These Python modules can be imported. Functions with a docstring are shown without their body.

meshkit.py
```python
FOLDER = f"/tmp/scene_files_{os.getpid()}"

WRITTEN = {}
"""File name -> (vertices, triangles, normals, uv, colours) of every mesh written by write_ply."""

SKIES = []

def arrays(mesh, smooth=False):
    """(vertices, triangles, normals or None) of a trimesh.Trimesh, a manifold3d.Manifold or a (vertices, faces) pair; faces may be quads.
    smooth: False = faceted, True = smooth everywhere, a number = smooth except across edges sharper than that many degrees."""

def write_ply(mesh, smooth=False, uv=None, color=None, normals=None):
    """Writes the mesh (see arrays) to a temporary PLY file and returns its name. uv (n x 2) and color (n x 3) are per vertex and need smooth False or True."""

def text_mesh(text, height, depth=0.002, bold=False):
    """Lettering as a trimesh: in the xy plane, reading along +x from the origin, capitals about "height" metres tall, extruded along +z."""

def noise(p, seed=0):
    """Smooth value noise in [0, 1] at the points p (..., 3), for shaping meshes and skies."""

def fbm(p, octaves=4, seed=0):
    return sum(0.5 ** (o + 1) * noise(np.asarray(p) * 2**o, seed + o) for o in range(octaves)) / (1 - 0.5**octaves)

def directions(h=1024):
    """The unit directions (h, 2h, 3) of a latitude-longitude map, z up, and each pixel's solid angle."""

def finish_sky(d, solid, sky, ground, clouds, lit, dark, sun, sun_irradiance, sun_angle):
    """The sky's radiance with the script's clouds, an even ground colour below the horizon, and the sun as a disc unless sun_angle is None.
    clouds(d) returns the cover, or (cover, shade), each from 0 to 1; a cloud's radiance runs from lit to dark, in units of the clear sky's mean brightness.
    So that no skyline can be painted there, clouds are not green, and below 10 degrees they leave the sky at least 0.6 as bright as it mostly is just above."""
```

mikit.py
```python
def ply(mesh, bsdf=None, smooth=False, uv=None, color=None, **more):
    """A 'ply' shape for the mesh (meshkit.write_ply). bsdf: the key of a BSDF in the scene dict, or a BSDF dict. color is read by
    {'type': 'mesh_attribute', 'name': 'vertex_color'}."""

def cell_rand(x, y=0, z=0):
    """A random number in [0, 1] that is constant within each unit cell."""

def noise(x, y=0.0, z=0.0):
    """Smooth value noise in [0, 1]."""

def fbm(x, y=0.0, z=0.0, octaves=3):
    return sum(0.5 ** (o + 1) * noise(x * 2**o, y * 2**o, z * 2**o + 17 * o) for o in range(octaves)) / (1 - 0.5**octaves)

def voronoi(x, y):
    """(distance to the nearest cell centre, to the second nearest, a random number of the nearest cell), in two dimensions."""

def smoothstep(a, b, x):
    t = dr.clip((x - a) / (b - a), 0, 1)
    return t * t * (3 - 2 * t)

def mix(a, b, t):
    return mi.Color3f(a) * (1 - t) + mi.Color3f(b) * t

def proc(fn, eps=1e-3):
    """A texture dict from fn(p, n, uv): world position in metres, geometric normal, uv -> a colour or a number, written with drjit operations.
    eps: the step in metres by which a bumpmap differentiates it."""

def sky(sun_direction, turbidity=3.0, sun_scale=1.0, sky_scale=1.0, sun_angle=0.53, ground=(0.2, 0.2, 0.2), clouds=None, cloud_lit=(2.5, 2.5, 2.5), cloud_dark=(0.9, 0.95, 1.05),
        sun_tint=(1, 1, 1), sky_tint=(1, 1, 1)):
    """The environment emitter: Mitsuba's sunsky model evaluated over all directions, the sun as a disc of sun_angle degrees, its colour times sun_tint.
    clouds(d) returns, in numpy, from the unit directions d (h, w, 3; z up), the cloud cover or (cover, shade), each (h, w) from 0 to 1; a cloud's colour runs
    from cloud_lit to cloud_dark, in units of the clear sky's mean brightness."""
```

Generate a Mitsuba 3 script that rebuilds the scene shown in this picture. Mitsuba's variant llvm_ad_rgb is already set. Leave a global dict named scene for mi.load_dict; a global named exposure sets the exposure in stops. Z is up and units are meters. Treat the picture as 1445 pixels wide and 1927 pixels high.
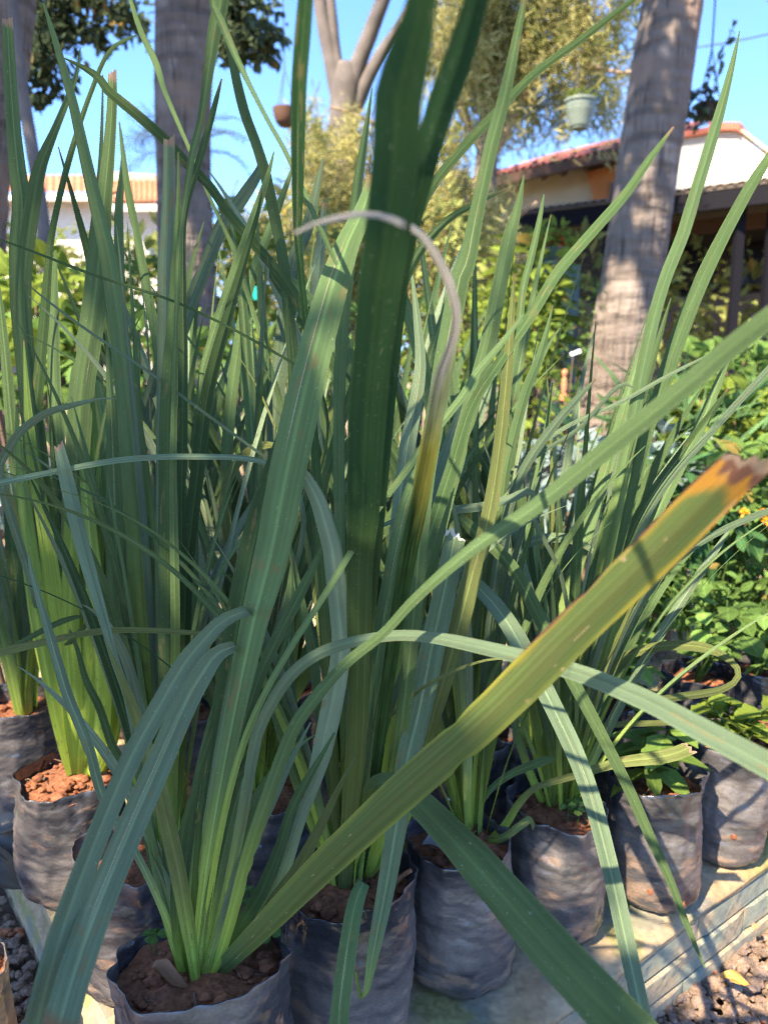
import math, numpy as np, trimesh, mitsuba as mi, drjit as dr, mikit, meshkit
from scipy.interpolate import PchipInterpolator, CubicSpline
T = mi.ScalarTransform4f
scene = {'type': 'scene'}
labels = {}
# ------------------------------------------------------------------ camera, sky, exposure
PITCH = math.radians(10.0)
CAM = [0.0, 0.0, 1.06]
scene['camera'] = {'type': 'thinlens', 'fov': 52.0, 'fov_axis': 'x', 'aperture_radius': 0.0024, 'focus_distance': 0.86, 'near_clip': 0.02, 'far_clip': 2000.0,
    'to_world': T().look_at(CAM, [0, math.cos(PITCH), CAM[2] - math.sin(PITCH)], [0, 0, 1])}
SUN = np.array([-0.42, -0.52, 0.74]); SUN = SUN / np.linalg.norm(SUN)
scene['sky'] = mikit.sky(SUN.tolist(), turbidity=3.0, sky_tint=(.68, .82, 1.10))
exposure = 3.7

# ------------------------------------------------------------------ helpers
used = {}
def numbered(k):
    n = used.get(k, -1) + 1; used[k] = n
    return k if n == 0 else f'{k}_{n:03d}'
def thing(name, label, cat, group=None):
    k = numbered(name); labels[k] = {'label': label, 'category': cat}
    if group: labels[k]['group'] = group
    return k
def put(key, mesh, bsdf, smooth=False, **kw):
    assert key not in scene, key
    if 'uv' not in kw and isinstance(mesh, trimesh.Trimesh) and 'uv' in mesh.metadata and smooth in (True, False): kw['uv'] = mesh.metadata['uv']
    scene[key] = mikit.ply(mesh, bsdf, smooth, **kw); return key
def part(parent, name, mesh, bsdf, smooth=False, label=None, kind=None, **kw):
    k = numbered(parent + '__' + name); put(k, mesh, bsdf, smooth, **kw)
    if label or kind: labels[k] = {a: b for a, b in (('label', label), ('kind', kind)) if b}
    return k
def struct(name, mesh, bsdf, smooth=False, kind='structure', label=None):
    k = numbered(name); put(k, mesh, bsdf, smooth); labels[k] = {'kind': kind}
    if label: labels[k]['label'] = label
    return k
cat_ = trimesh.util.concatenate
def mesh(v, f): return trimesh.Trimesh(np.asarray(v, float), np.asarray(f, int), process=False)
def tri(q): q = np.asarray(q); return np.vstack([q[:, [0, 1, 2]], q[:, [0, 2, 3]]])
def grid_faces(nu, nv, wrap=False):
    q = []
    i, j = np.meshgrid(np.arange(nu - 1), np.arange(nv if wrap else nv - 1), indexing='ij')
    i, j = i.ravel(), j.ravel(); j2 = (j + 1) % nv
    return tri(np.stack([i * nv + j, i * nv + j2, (i + 1) * nv + j2, (i + 1) * nv + j], 1))
def unit(v): v = np.asarray(v, float); return v / np.maximum(np.linalg.norm(v, axis=-1, keepdims=True), 1e-9)
def box(size, at=(0, 0, 0), rz=0.0, bev=0.0):
    if bev:
        s = np.array(size) / 2
        import manifold3d as m3
        pts = []
        for sx in (-1, 1):
            for sy in (-1, 1):
                for sz in (-1, 1):
                    for a in range(3):
                        b = np.full(3, bev); b[a] = 0
                        pts.append(np.array([sx, sy, sz]) * (s - b))
        m = trimesh.convex.convex_hull(np.array(pts))
    else: m = trimesh.creation.box(size)
    m.apply_transform(trimesh.transformations.rotation_matrix(rz, [0, 0, 1])); m.apply_translation(at); return m
def tube(pts, rad, n=10, seg=None, bump=None):
    pts = np.asarray(pts, float); rad = np.broadcast_to(np.asarray(rad, float), len(pts))
    s = np.r_[0, np.cumsum(np.linalg.norm(np.diff(pts, axis=0), axis=1))]
    if seg:
        ss = np.linspace(0, s[-1], seg); P = CubicSpline(s, pts)(ss) if len(pts) > 2 else np.stack([np.interp(ss, s, pts[:, k]) for k in range(3)], 1)
        R = np.interp(ss, s, rad)
    else: P, R, ss = pts, rad, s
    t = unit(np.gradient(P, axis=0)); up = np.array([0, 0, 1.0]) if abs(t[0, 2]) < .9 else np.array([1.0, 0, 0])
    a = unit(np.cross(t, up)); b = np.cross(t, a); th = np.arange(n) / n * 2 * np.pi
    d = np.cos(th)[None, :, None] * a[:, None] + np.sin(th)[None, :, None] * b[:, None]
    rr = R[:, None] * (np.ones((len(P), n)) if bump is None else bump(ss[:, None], th[None, :]))
    v = P[:, None] + d * rr[..., None]
    V = np.vstack([v.reshape(-1, 3), P[:1], P[-1:]]); f = [grid_faces(len(P), n, True)]
    k = np.arange(n); k2 = (k + 1) % n; c0 = len(P) * n
    f.append(np.stack([np.full(n, c0), k2, k], 1)); f.append(np.stack([np.full(n, c0 + 1), (len(P) - 1) * n + k, (len(P) - 1) * n + k2], 1))
    m = mesh(V, np.vstack(f)); m.invert(); return m
def lathe(prof, n=40, at=(0, 0, 0)):
    prof = np.asarray(prof, float); th = np.arange(n) / n * 2 * np.pi
    v = np.stack([prof[:, 0, None] * np.cos(th), prof[:, 0, None] * np.sin(th), np.repeat(prof[:, 1, None], n, 1)], -1)
    m = mesh(v.reshape(-1, 3) + np.array(at), grid_faces(len(prof), n, True)); m.invert(); return m
def slab(poly, normal, thick):
    """A flat polygon (3-D points, in order) given a thickness along its normal."""
    P = np.asarray(poly, float); n = len(P); nn = unit(normal) * thick
    a = unit(P[1] - P[0]); b = unit(np.cross(unit(normal), a)); q = np.stack([(P - P[0]) @ a, (P - P[0]) @ b], 1)
    from shapely.geometry import Polygon
    tv, tf = trimesh.creation.triangulate_polygon(Polygon(q), engine='earcut')
    tv3 = P[0] + tv[:, :1] * a + tv[:, 1:] * b
    m = len(tv3); k = np.arange(n); k2 = (k + 1) % n
    V = np.vstack([tv3, tv3 + nn, P, P + nn]); o = 2 * m
    F = np.vstack([tf, tf[:, ::-1] + m, tri(np.stack([o + k, o + k2, o + n + k2, o + n + k], 1))])
    mm = mesh(V, F); mm.fix_normals(); return mm

# ------------------------------------------------------------------ materials
N, FB, SS, MIX, CR = mikit.noise, mikit.fbm, mikit.smoothstep, mikit.mix, mikit.cell_rand
C3 = mi.Color3f
def sel(m, a, b): return dr.select(m, C3(a), C3(b))
def leaf_color(p, n, uv):
    i = dr.floor(uv.x); a = uv.x - i; k = dr.floor(i / 100 + 1e-4); t = uv.y
    r, r2 = CR(i, 3, 1), CR(i, 7, 2); x = dr.abs(a - 0.5) * 2
    c = C3(.092, .148, .060)
    c = sel(k == 1, (.120, .172, .100), c); c = sel(k == 2, (.056, .096, .038), c); c = sel(k == 3, (.12, .145, .05), c)
    c = sel(k == 6, (.105, .165, .068), c); c = sel(k == 8, (.185, .245, .145), c); c = sel(k == 9, (.030, .074, .030), c); bright = k == 10; c = sel(bright, (.13, .21, .06), c); c = sel(k == 7, (.12, .175, .095), c)
    c = c * (.78 + .44 * r)
    fine = N(a * 26, t * 3, i); c = c * (.87 + .26 * fine); c = c * (.86 + .28 * N(a * 5, t * 9, i + 5))
    mid = (1 - SS(.03, .16, x)) * (.15 + .5 * r2); c = MIX(c, c * 1.7 + C3(.02, .03, .0), mid)
    c = MIX(c, C3(.22, .28, .12), SS(.90, .97, x) * .45)
    low = (1 - SS(.0, dr.select(bright, .95, dr.select(k == 6, .52, .34)), t)) * dr.select((k == 6) | bright, 1.0, dr.select(k == 2, .45, .85))
    c = MIX(c, C3(.40, .52, .075) * (.55 + .45 * fine + .5 * N(a * 6, t * 2, i + 2)) * (1 - .35 * SS(.8, .95, x)), low)
    c = MIX(c, C3(.40, .40, .30), SS(.93, .96, N(a * 34, t * 330, i + 9)) * .4)
    bl = FB(a * 2.2 + i, t * 16, i * .37, 3); c = c * (.82 + .36 * bl); c = MIX(c, C3(.20, .16, .07), SS(.70, .80, FB(a * 6, t * 45, i + 3, 3)) * .55 * dr.select(r > .45, 1.0, 0.0))
    c = MIX(c, C3(.42, .38, .26), (1 - SS(.006, .016, dr.abs(a - .3 - .35 * r))) * SS(.35 + .3 * r2, .40 + .3 * r2, t) * (1 - SS(.62 + .2 * r, .66 + .2 * r, t)) * dr.select(r2 > .72, .8, 0.0))
    # yellowing leaf
    y = MIX(C3(.105, .145, .045), C3(.25, .28, .055), SS(.62, 1.02, x + .4 * (N(t * 9, a * 3, 4) - .5)) * (.3 + .5 * SS(.2, .6, t)))
    y = MIX(y, C3(.10, .10, .035), (1 - SS(.0, .22, dr.abs(a - .46))) * .45 * SS(.3, .5, t))
    blo = FB(a * 3, t * 14, 3.0, 4) - .5; y = MIX(y, C3(.33, .28, .045), SS(.66, 1.05, x + .8 * blo) * SS(.55, .8, t) * .75); y = MIX(y, C3(.44, .22, .03), SS(.66, 1.1, x + .6 * blo) * SS(.86, .97, t)); y = MIX(y, C3(.115, .135, .05), SS(.5, .75, FB(a * 5 + 3, t * 22, 8.0, 3)) * .5 * (1 - SS(.88, .95, t)))
    y = MIX(y, C3(.40, .20, .035), SS(.968, .984, t + .02 * x + .03 * blo))
    edge = dr.maximum(SS(.980, .988, t + .02 * (N(a * 8, 1.0, 2) - .5)), SS(.92, .98, a + .09 * (N(t * 34, 2.0, 6) - .5)) * SS(.66, .8, t))
    y = MIX(y, C3(.15, .075, .05), edge) * (.8 + .4 * fine)
    y = MIX(y, C3(.42, .30, .16), SS(.93, .96, N(a * 11, t * 60, 3)) * .6)
    c = dr.select(k == 4, y, c)
    # withered leaf
    w = MIX(C3(.035, .07, .022), C3(.27, .26, .05), SS(.59, .67, t + .09 * (N(a * 6, t * 9, 8) - .5))); w = MIX(w, C3(.21, .25, .12), SS(.68, .74, t)); w = MIX(w, C3(.36, .34, .29), SS(.74, .84, t + .12 * (N(a * 7, t * 6, 3) - .5)))
    c = dr.select(k == 5, w * (.45 + 1.0 * N(a * 14, t * 7, 2)) * (.8 + .4 * N(a * 5, t * 60, 1)), c)
    c = dr.select(k == 9, MIX(c, C3(.13, .17, .055) * (.75 + .5 * fine), 1 - SS(.12, .62, t)), c)
    # dry cut tips
    ct_ = (i - k * 100) > 49.5; tip = dr.select(ct_, 1.0, 0.0) * SS(.989, .994, t + .012 * (N(a * 9, 0.5, i) - .5)); c = MIX(c, dr.select(k == 7, C3(.62, .60, .52), C3(.26, .19, .13)), tip)
    c = MIX(c, C3(.19, .13, .07), SS(.885, .90, t) * dr.select(ct_ | (k == 4) | (k == 5), 0.0, 1.0) * dr.select(r2 > .6, 1.0, .0))
    return c
scene['strap_leaf_mat'] = {'type': 'principledthin', 'base_color': mikit.proc(leaf_color), 'roughness': mikit.proc(lambda p, n, uv: .28 + .26 * FB(uv.x * 3, uv.y * 12, 0.0, 3)), 'diff_trans': .6, 'eta': 1.42}
def foliage_mat(name, c, var=.5, rough=.4, trans=.8, scale=9.0):
    def fn(p, n, uv):
        g = N(p.x * scale, p.y * scale, p.z * scale); h = N(p.x * scale * 6, p.y * scale * 6, p.z * scale * 6)
        q = C3(*c) * (1 - var * .5 + var * g) * (.85 + .3 * h) * (.62 + .76 * uv.x) + C3(.05, .03, 0) * SS(.62, .9, h) * g
        q = MIX(q, q * 1.5 + C3(.02, .03, .0), (1 - SS(.02, .16, uv.y)) * .6); return MIX(q, C3(.26, .17, .05), SS(.955, .985, uv.x) * .8)
    scene[name] = {'type': 'principledthin', 'base_color': mikit.proc(fn), 'roughness': rough, 'diff_trans': trans, 'eta': 1.4}
foliage_mat('fol_bright', (.17, .235, .04), .6, .4, 1.0)
foliage_mat('fol_young', (.17, .27, .06), .5, .35, 1.0)
foliage_mat('fol_green', (.11, .195, .05), .7, .33, .8)
foliage_mat('fol_gloss', (.045, .11, .04), .6, .22, .5)
foliage_mat('fol_silver', (.19, .26, .24), .6, .4, .5)
foliage_mat('fol_olive', (.46, .44, .19), .7, .5, 1.2, 2.2)
foliage_mat('fol_dark', (.075, .105, .06), .7, .45, .7, 4.0)
foliage_mat('fol_far', (.22, .25, .08), .8, .5, .8, 1.5)
foliage_mat('fol_blade', (.10, .19, .075), .6, .4, .8, 3.0)
def solid(name, c, rough=.8, var=.0, scale=8.0, **kw):
    if var:
        def fn(p, n, uv): return C3(*c) * (1 - var + 2 * var * FB(p.x * scale, p.y * scale, p.z * scale, 4))
        c_ = mikit.proc(fn)
    else: c_ = {'type': 'rgb', 'value': list(c)}
    scene[name] = {'type': 'twosided', 'bsdf': {'type': 'principled', 'base_color': c_, 'roughness': rough, **kw}}
def bag_color(p, n, uv):
    st = FB(p.x * 14, p.y * 14, p.z * 60, 4); bl = FB(p.x * 9 + 5, p.y * 9, p.z * 9, 4)
    dust = SS(.40, .72, bl * .6 + st * .4 + (.42 - p.z) * .5)
    c = MIX(C3(.024, .026, .032), C3(.20, .18, .165), dust * .52)
    c = MIX(c, C3(.30, .20, .13), SS(.56, .74, FB(p.x * 20, p.y * 20, p.z * 45 + 7, 4) + (.28 - p.z) * .9) * .45) * (.8 + .4 * N(p.x * 420, p.y * 420, p.z * 420))
    return c
def bag_rough(p, n, uv): return .17 + .30 * SS(.38, .7, FB(p.x * 9 + 5, p.y * 9, p.z * 9, 4))
def bag_bump(p, n, uv): return .0005 * FB(p.x * 34, p.y * 34, p.z * 130, 3) + .0010 * FB(p.x * 30 + 3, p.y * 30, p.z * 44, 3) + .0036 * dr.abs(FB(p.x * 17 + 9, p.y * 17, p.z * 40 + p.x * 12, 3) - .5) + .0030 * dr.abs(FB(p.x * 36, p.y * 36 + 4, p.z * 52 - p.y * 20, 2) - .5)
scene['bag_plastic'] = {'type': 'twosided', 'bsdf': {'type': 'bumpmap', 'nested_texture': mikit.proc(bag_bump, 8e-4), 'scale': 1.0,
    'nested_bsdf': {'type': 'principled', 'base_color': mikit.proc(bag_color), 'roughness': mikit.proc(bag_rough), 'specular': .7, 'clearcoat': .5, 'clearcoat_gloss': .85}}}
def soil_color(p, n, uv): return MIX(C3(.085, .034, .02), C3(.27, .11, .052), FB(p.x * 70, p.y * 70, p.z * 70, 3)) * (.6 + .8 * N(p.x * 260, p.y * 260, p.z * 260))
scene['red_soil'] = {'type': 'twosided', 'bsdf': {'type': 'principled', 'base_color': mikit.proc(soil_color), 'roughness': .95, 'specular': .2}}
def ledge_color(p, n, uv):
    g = FB(p.x * 11, p.y * 11, p.z * 11, 4); h = FB(p.x * 46, p.y * 46, p.z * 46, 3)
    c = MIX(C3(.24, .175, .10), C3(.37, .285, .17), h); c = MIX(c, C3(.27, .16, .075), SS(.5, .68, FB(p.x * 7 + 4, p.y * 7, 2.0, 4)) * .6)
    c = MIX(c, C3(.17, .175, .05), SS(.52, .66, g) * .7); c = MIX(c, C3(.15, .155, .13), SS(.55, .7, FB(p.x * 15 + 9, p.y * 15, p.z * 15, 3)) * .7)
    return c * (.8 + .4 * N(p.x * 170, p.y * 170, p.z * 170))
def ledge_bump(p, n, uv): return .006 * FB(p.x * 40, p.y * 40, p.z * 40, 4)
def rough_mat(name, col, bump, rough=.92, eps=2e-3): scene[name] = {'type': 'twosided', 'bsdf': {'type': 'bumpmap', 'nested_texture': mikit.proc(bump, eps), 'scale': 1.0, 'nested_bsdf': {'type': 'principled', 'base_color': mikit.proc(col), 'roughness': rough, 'specular': .25}}}
rough_mat('mossy_concrete', ledge_color, ledge_bump)
def course_color(p, n, uv):
    c = MIX(C3(.155, .175, .135), C3(.225, .24, .185), FB(p.x * 30, p.y * 30, p.z * 30, 4))
    return MIX(c, C3(.33, .25, .15), SS(.44, .62, FB(p.x * 12 + 2, p.y * 12, p.z * 12, 4)) * .75) * (.85 + .3 * N(p.x * 200, p.y * 200, p.z * 200))
rough_mat('painted_course', course_color, lambda p, n, uv: .004 * FB(p.x * 50, p.y * 50, p.z * 50, 4))
def gravel_color(p, n, uv):
    r = N(p.x * 60, p.y * 60, p.z * 60 + 3)
    c = MIX(C3(.12, .082, .058), C3(.24, .175, .13), r); c = MIX(c, C3(.30, .12, .06), SS(.78, .84, N(p.x * 34 + 7, p.y * 34, 1.0)))
    return c * (.7 + .6 * N(p.x * 400, p.y * 400, p.z * 400))
scene['gravel_mat'] = {'type': 'twosided', 'bsdf': {'type': 'principled', 'base_color': mikit.proc(gravel_color), 'roughness': .9, 'specular': .25}}
def ground_color(p, n, uv):
    c = MIX(C3(.11, .075, .05), C3(.23, .17, .12), FB(p.x * 3, p.y * 3, 0.0, 5)); return MIX(c, C3(.10, .13, .04), SS(.5, .65, FB(p.x * .9 + 3, p.y * .9, 0.0, 4)) * .8) * (.7 + .6 * N(p.x * 60, p.y * 60))
scene['ground_mat'] = {'type': 'twosided', 'bsdf': {'type': 'principled', 'base_color': mikit.proc(ground_color), 'roughness': .95, 'specular': .2}}
def bark_color(p, n, uv):
    v = FB(p.x * 55, p.y * 55, p.z * 5, 4); r = FB(p.x * 4, p.y * 4, p.z * 22, 3); l = FB(p.x * 6 + 3, p.y * 6, p.z * 4, 4)
    c = MIX(C3(.075, .060, .050), C3(.235, .195, .16), v * .55 + r * .45); c = MIX(c, C3(.31, .265, .22), SS(.55, .72, l) * .6)
    c = MIX(c, C3(.04, .032, .028), SS(.80, .97, dr.abs(dr.sin(p.z * 26 + 2.2 * N(p.x * 5, p.y * 5, p.z * 2)))) * SS(.3, .6, N(p.x * 9, p.y * 9, p.z * 3)) * .38)
    c = MIX(c, C3(.035, .028, .025), SS(.62, .72, FB(p.x * 75, p.y * 75, p.z * 4, 3)) * .6)
    return MIX(c, C3(.30, .20, .14), SS(.6, .75, FB(p.x * 3, p.y * 3 + 9, p.z * 3, 3)) * .5)
rough_mat('palm_bark', bark_color, lambda p, n, uv: .022 * FB(p.x * 45, p.y * 45, p.z * 6, 4) + .02 * FB(p.x * 9, p.y * 9, p.z * 30, 3), .9, 4e-3)
solid('grey_bark', (.12, .105, .095), .9, .5, 6.0); solid('twig_bark', (.13, .09, .06), .9); solid('pale_branch', (.36, .27, .19), .9)
solid('white_plaster', (.74, .70, .60), .9, .22, 1.5); solid('cream_plaster', (.72, .58, .38), .9, .15, 2.0); solid('orange_paint', (.62, .22, .06), .8, .15, 3.0)
solid('orange_tile', (.34, .125, .06), .85, .3, 5.0); solid('red_tile', (.42, .13, .08), .8, .25, 5.0); solid('brown_wood', (.10, .05, .028), .7, .3, 6.0)
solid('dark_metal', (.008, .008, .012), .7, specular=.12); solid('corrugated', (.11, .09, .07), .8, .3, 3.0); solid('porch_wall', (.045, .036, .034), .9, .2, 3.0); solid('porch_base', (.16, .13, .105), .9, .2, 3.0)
solid('window_glass', (.015, .017, .022), .08); solid('frame_wood', (.24, .13, .08), .7)
solid('black_pot', (.02, .022, .028), .35); solid('green_pot', (.17, .215, .175), .5, .1, 20.0); solid('teal_paint', (.09, .15, .135), .55, .1, 9.0); solid('teal_plastic', (.01, .32, .26), .4)
solid('terracotta', (.55, .19, .09), .8, .2, 12.0); solid('red_petal', (.60, .04, .03), .6); solid('orange_petal', (.85, .30, .01), .6); solid('white_tag', (.8, .8, .78), .5)
solid('dry_leaf', (.17, .08, .035), .8, .4, 30.0); solid('grey_dry_leaf', (.15, .14, .125), .8, .3, 30.0); solid('yellow_leaf', (.48, .25, .05), .7, .3, 25.0); solid('wire_mat', (.05, .05, .05), .6); solid('purple_leaf', (.07, .062, .045), .35, .5, 26.0)

# ------------------------------------------------------------------ ground, gravel, ledge
EU, NU = np.array([.80, .60, 0]), np.array([-.60, .80, 0])            # along the ledge, and back across it
def bed(e, n, z): return e * EU + n * NU + np.array([0, 0, z])
rng = np.random.default_rng(7)
gx = np.r_[np.linspace(-400, -14, 8), np.linspace(-12, 12, 60), np.linspace(14, 400, 8)]; gy = np.r_[np.linspace(-60, -4, 5), np.linspace(-3, 22, 62), np.linspace(25, 600, 8)]
GX, GY = np.meshgrid(gx, gy, indexing='ij'); GZ = .0 + .04 * (meshkit.fbm(np.stack([GX * .8, GY * .8, 0 * GX], -1), 3) - .5)
struct('ground', mesh(np.stack([GX, GY, GZ], -1).reshape(-1, 3), grid_faces(len(gx), len(gy))), 'ground_mat', True)
def pebbles(pts, size, rng):
    base = trimesh.creation.icosphere(subdivisions=0); V, Fc = base.vertices, base.faces; n = len(pts)
    v = V[None] * (1 + .35 * (rng.random((n, 12, 1)) - .5)) * (size * (.6 + .8 * rng.random((n, 1, 1)))) * np.stack([.7 + .7 * rng.random(n), .6 + .6 * rng.random(n), .45 + .4 * rng.random(n)], -1)[:, None]
    q = trimesh.transformations.random_quaternion; th = rng.random(n) * 6.28; tl = (rng.random(n) - .5) * .9
    c, s = np.cos(th), np.sin(th); ct, st = np.cos(tl), np.sin(tl)
    y, z = v[..., 1] * ct[:, None] - v[..., 2] * st[:, None], v[..., 1] * st[:, None] + v[..., 2] * ct[:, None]
    v = np.stack([v[..., 0] * c[:, None] - y * s[:, None], v[..., 0] * s[:, None] + y * c[:, None], z], -1) + pts[:, None]
    return mesh(v.reshape(-1, 3), (Fc[None] + 12 * np.arange(n)[:, None, None]).reshape(-1, 3))
pp = []
for e0, e1, n0, n1, cnt in ((.25, 1.75, .18, .615, 9000), (-.35, .24, .45, 2.2, 9000)):
    for lay in range(2):
        m = cnt // 2; pp.append(np.array([bed(a, b, (.046 if e0 > 0 else .024) + .011 * lay + .01 * c) for a, b, c in zip(e0 + (e1 - e0) * rng.random(m), n0 + (n1 - n0) * rng.random(m), rng.random(m))]))
struct('gravel', pebbles(np.vstack(pp), .0085, rng), 'gravel_mat', False, 'stuff')
ledge = thing('concrete_ledge', 'low mossy concrete ledge carrying the black planting bags, its grooved front edge above the gravel', 'ledge')
prof = [(2.5, .02), (2.5, .2), (1.9, .2), (1.4, .2), (1.1, .2), (.95, .2), (.85, .2), (.78, .2), (.73, .2), (.69, .2), (.66, .199), (.645, .198), (.630, .196), (.620, .193), (.613, .188), (.610, .182), (.62, .179), (.66, .178)]
es = np.linspace(.25, 3.9, 260); LV = np.array([[bed(e, n, z) for n, z in prof] for e in es])
d = meshkit.fbm(LV * 9, 4) - .5; LV = LV + np.where(np.array([p[0] < 1 for p in prof])[None, :, None], 1, .3) * (d[..., None] * np.array([0, -.004, .016]) + (meshkit.fbm(LV * 3 + 5, 2) - .5)[..., None] * NU * .014)
LV = LV + (np.exp(-np.arange(260) / 4.0)[:, None] * .06 * (meshkit.fbm(np.array([[n * 5, z * 20, 4.0] for n, z in prof]), 4) - .5)[None])[..., None] * EU
lm = mesh(LV.reshape(-1, 3), grid_faces(len(es), len(prof)))
cap_i = len(prof); capv = LV[0]; part(ledge, 'top', lm, 'mossy_concrete', True)
part(ledge, 'end_face', mesh(np.vstack([LV[0], [bed(.25, .66, .02)]]), [(0, i, i + 1) for i in range(1, cap_i - 1)] + [(0, cap_i - 1, cap_i)]), 'mossy_concrete')
for k in range(3):
    z1 = .177 - .046 * k; nn = .613 - .004 * k; e0 = .265
    while e0 < 3.85:
        ln = .40 - (.2 if k == 1 and e0 < .3 else 0) + .06 * math.sin(e0 * 9 + k); bx_ = trimesh.creation.box((ln - .003, .05, .0435)).subdivide_to_size(.04); bv = bx_.vertices.copy()
        rim_ = (np.abs(bv[:, 2]) > .0216) | (np.abs(bv[:, 0]) > ln / 2 - .002)
        bv[:, 1] = np.where(bv[:, 1] < 0, bv[:, 1] + .004 * rim_ + .0018 * (meshkit.fbm(np.stack([(bv[:, 0] + e0) * 12, bv[:, 2] * 30, 0 * bv[:, 0] + k], 1), 3) - .5), bv[:, 1])
        part(ledge, 'block', mesh(np.array([bed(e0 + ln / 2 + a, nn + .025 + b, z1 - .0205 + c) for a, b, c in bv]), bx_.faces), 'painted_course', 40); e0 += ln
part(ledge, 'joint', mesh(np.array([bed(e, n, z) for e, n, z in ((.27, .625, .02), (3.88, .625, .02), (3.88, .625, .165), (.27, .625, .165))]), [(0, 1, 2), (0, 2, 3)]), 'mossy_concrete')

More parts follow.
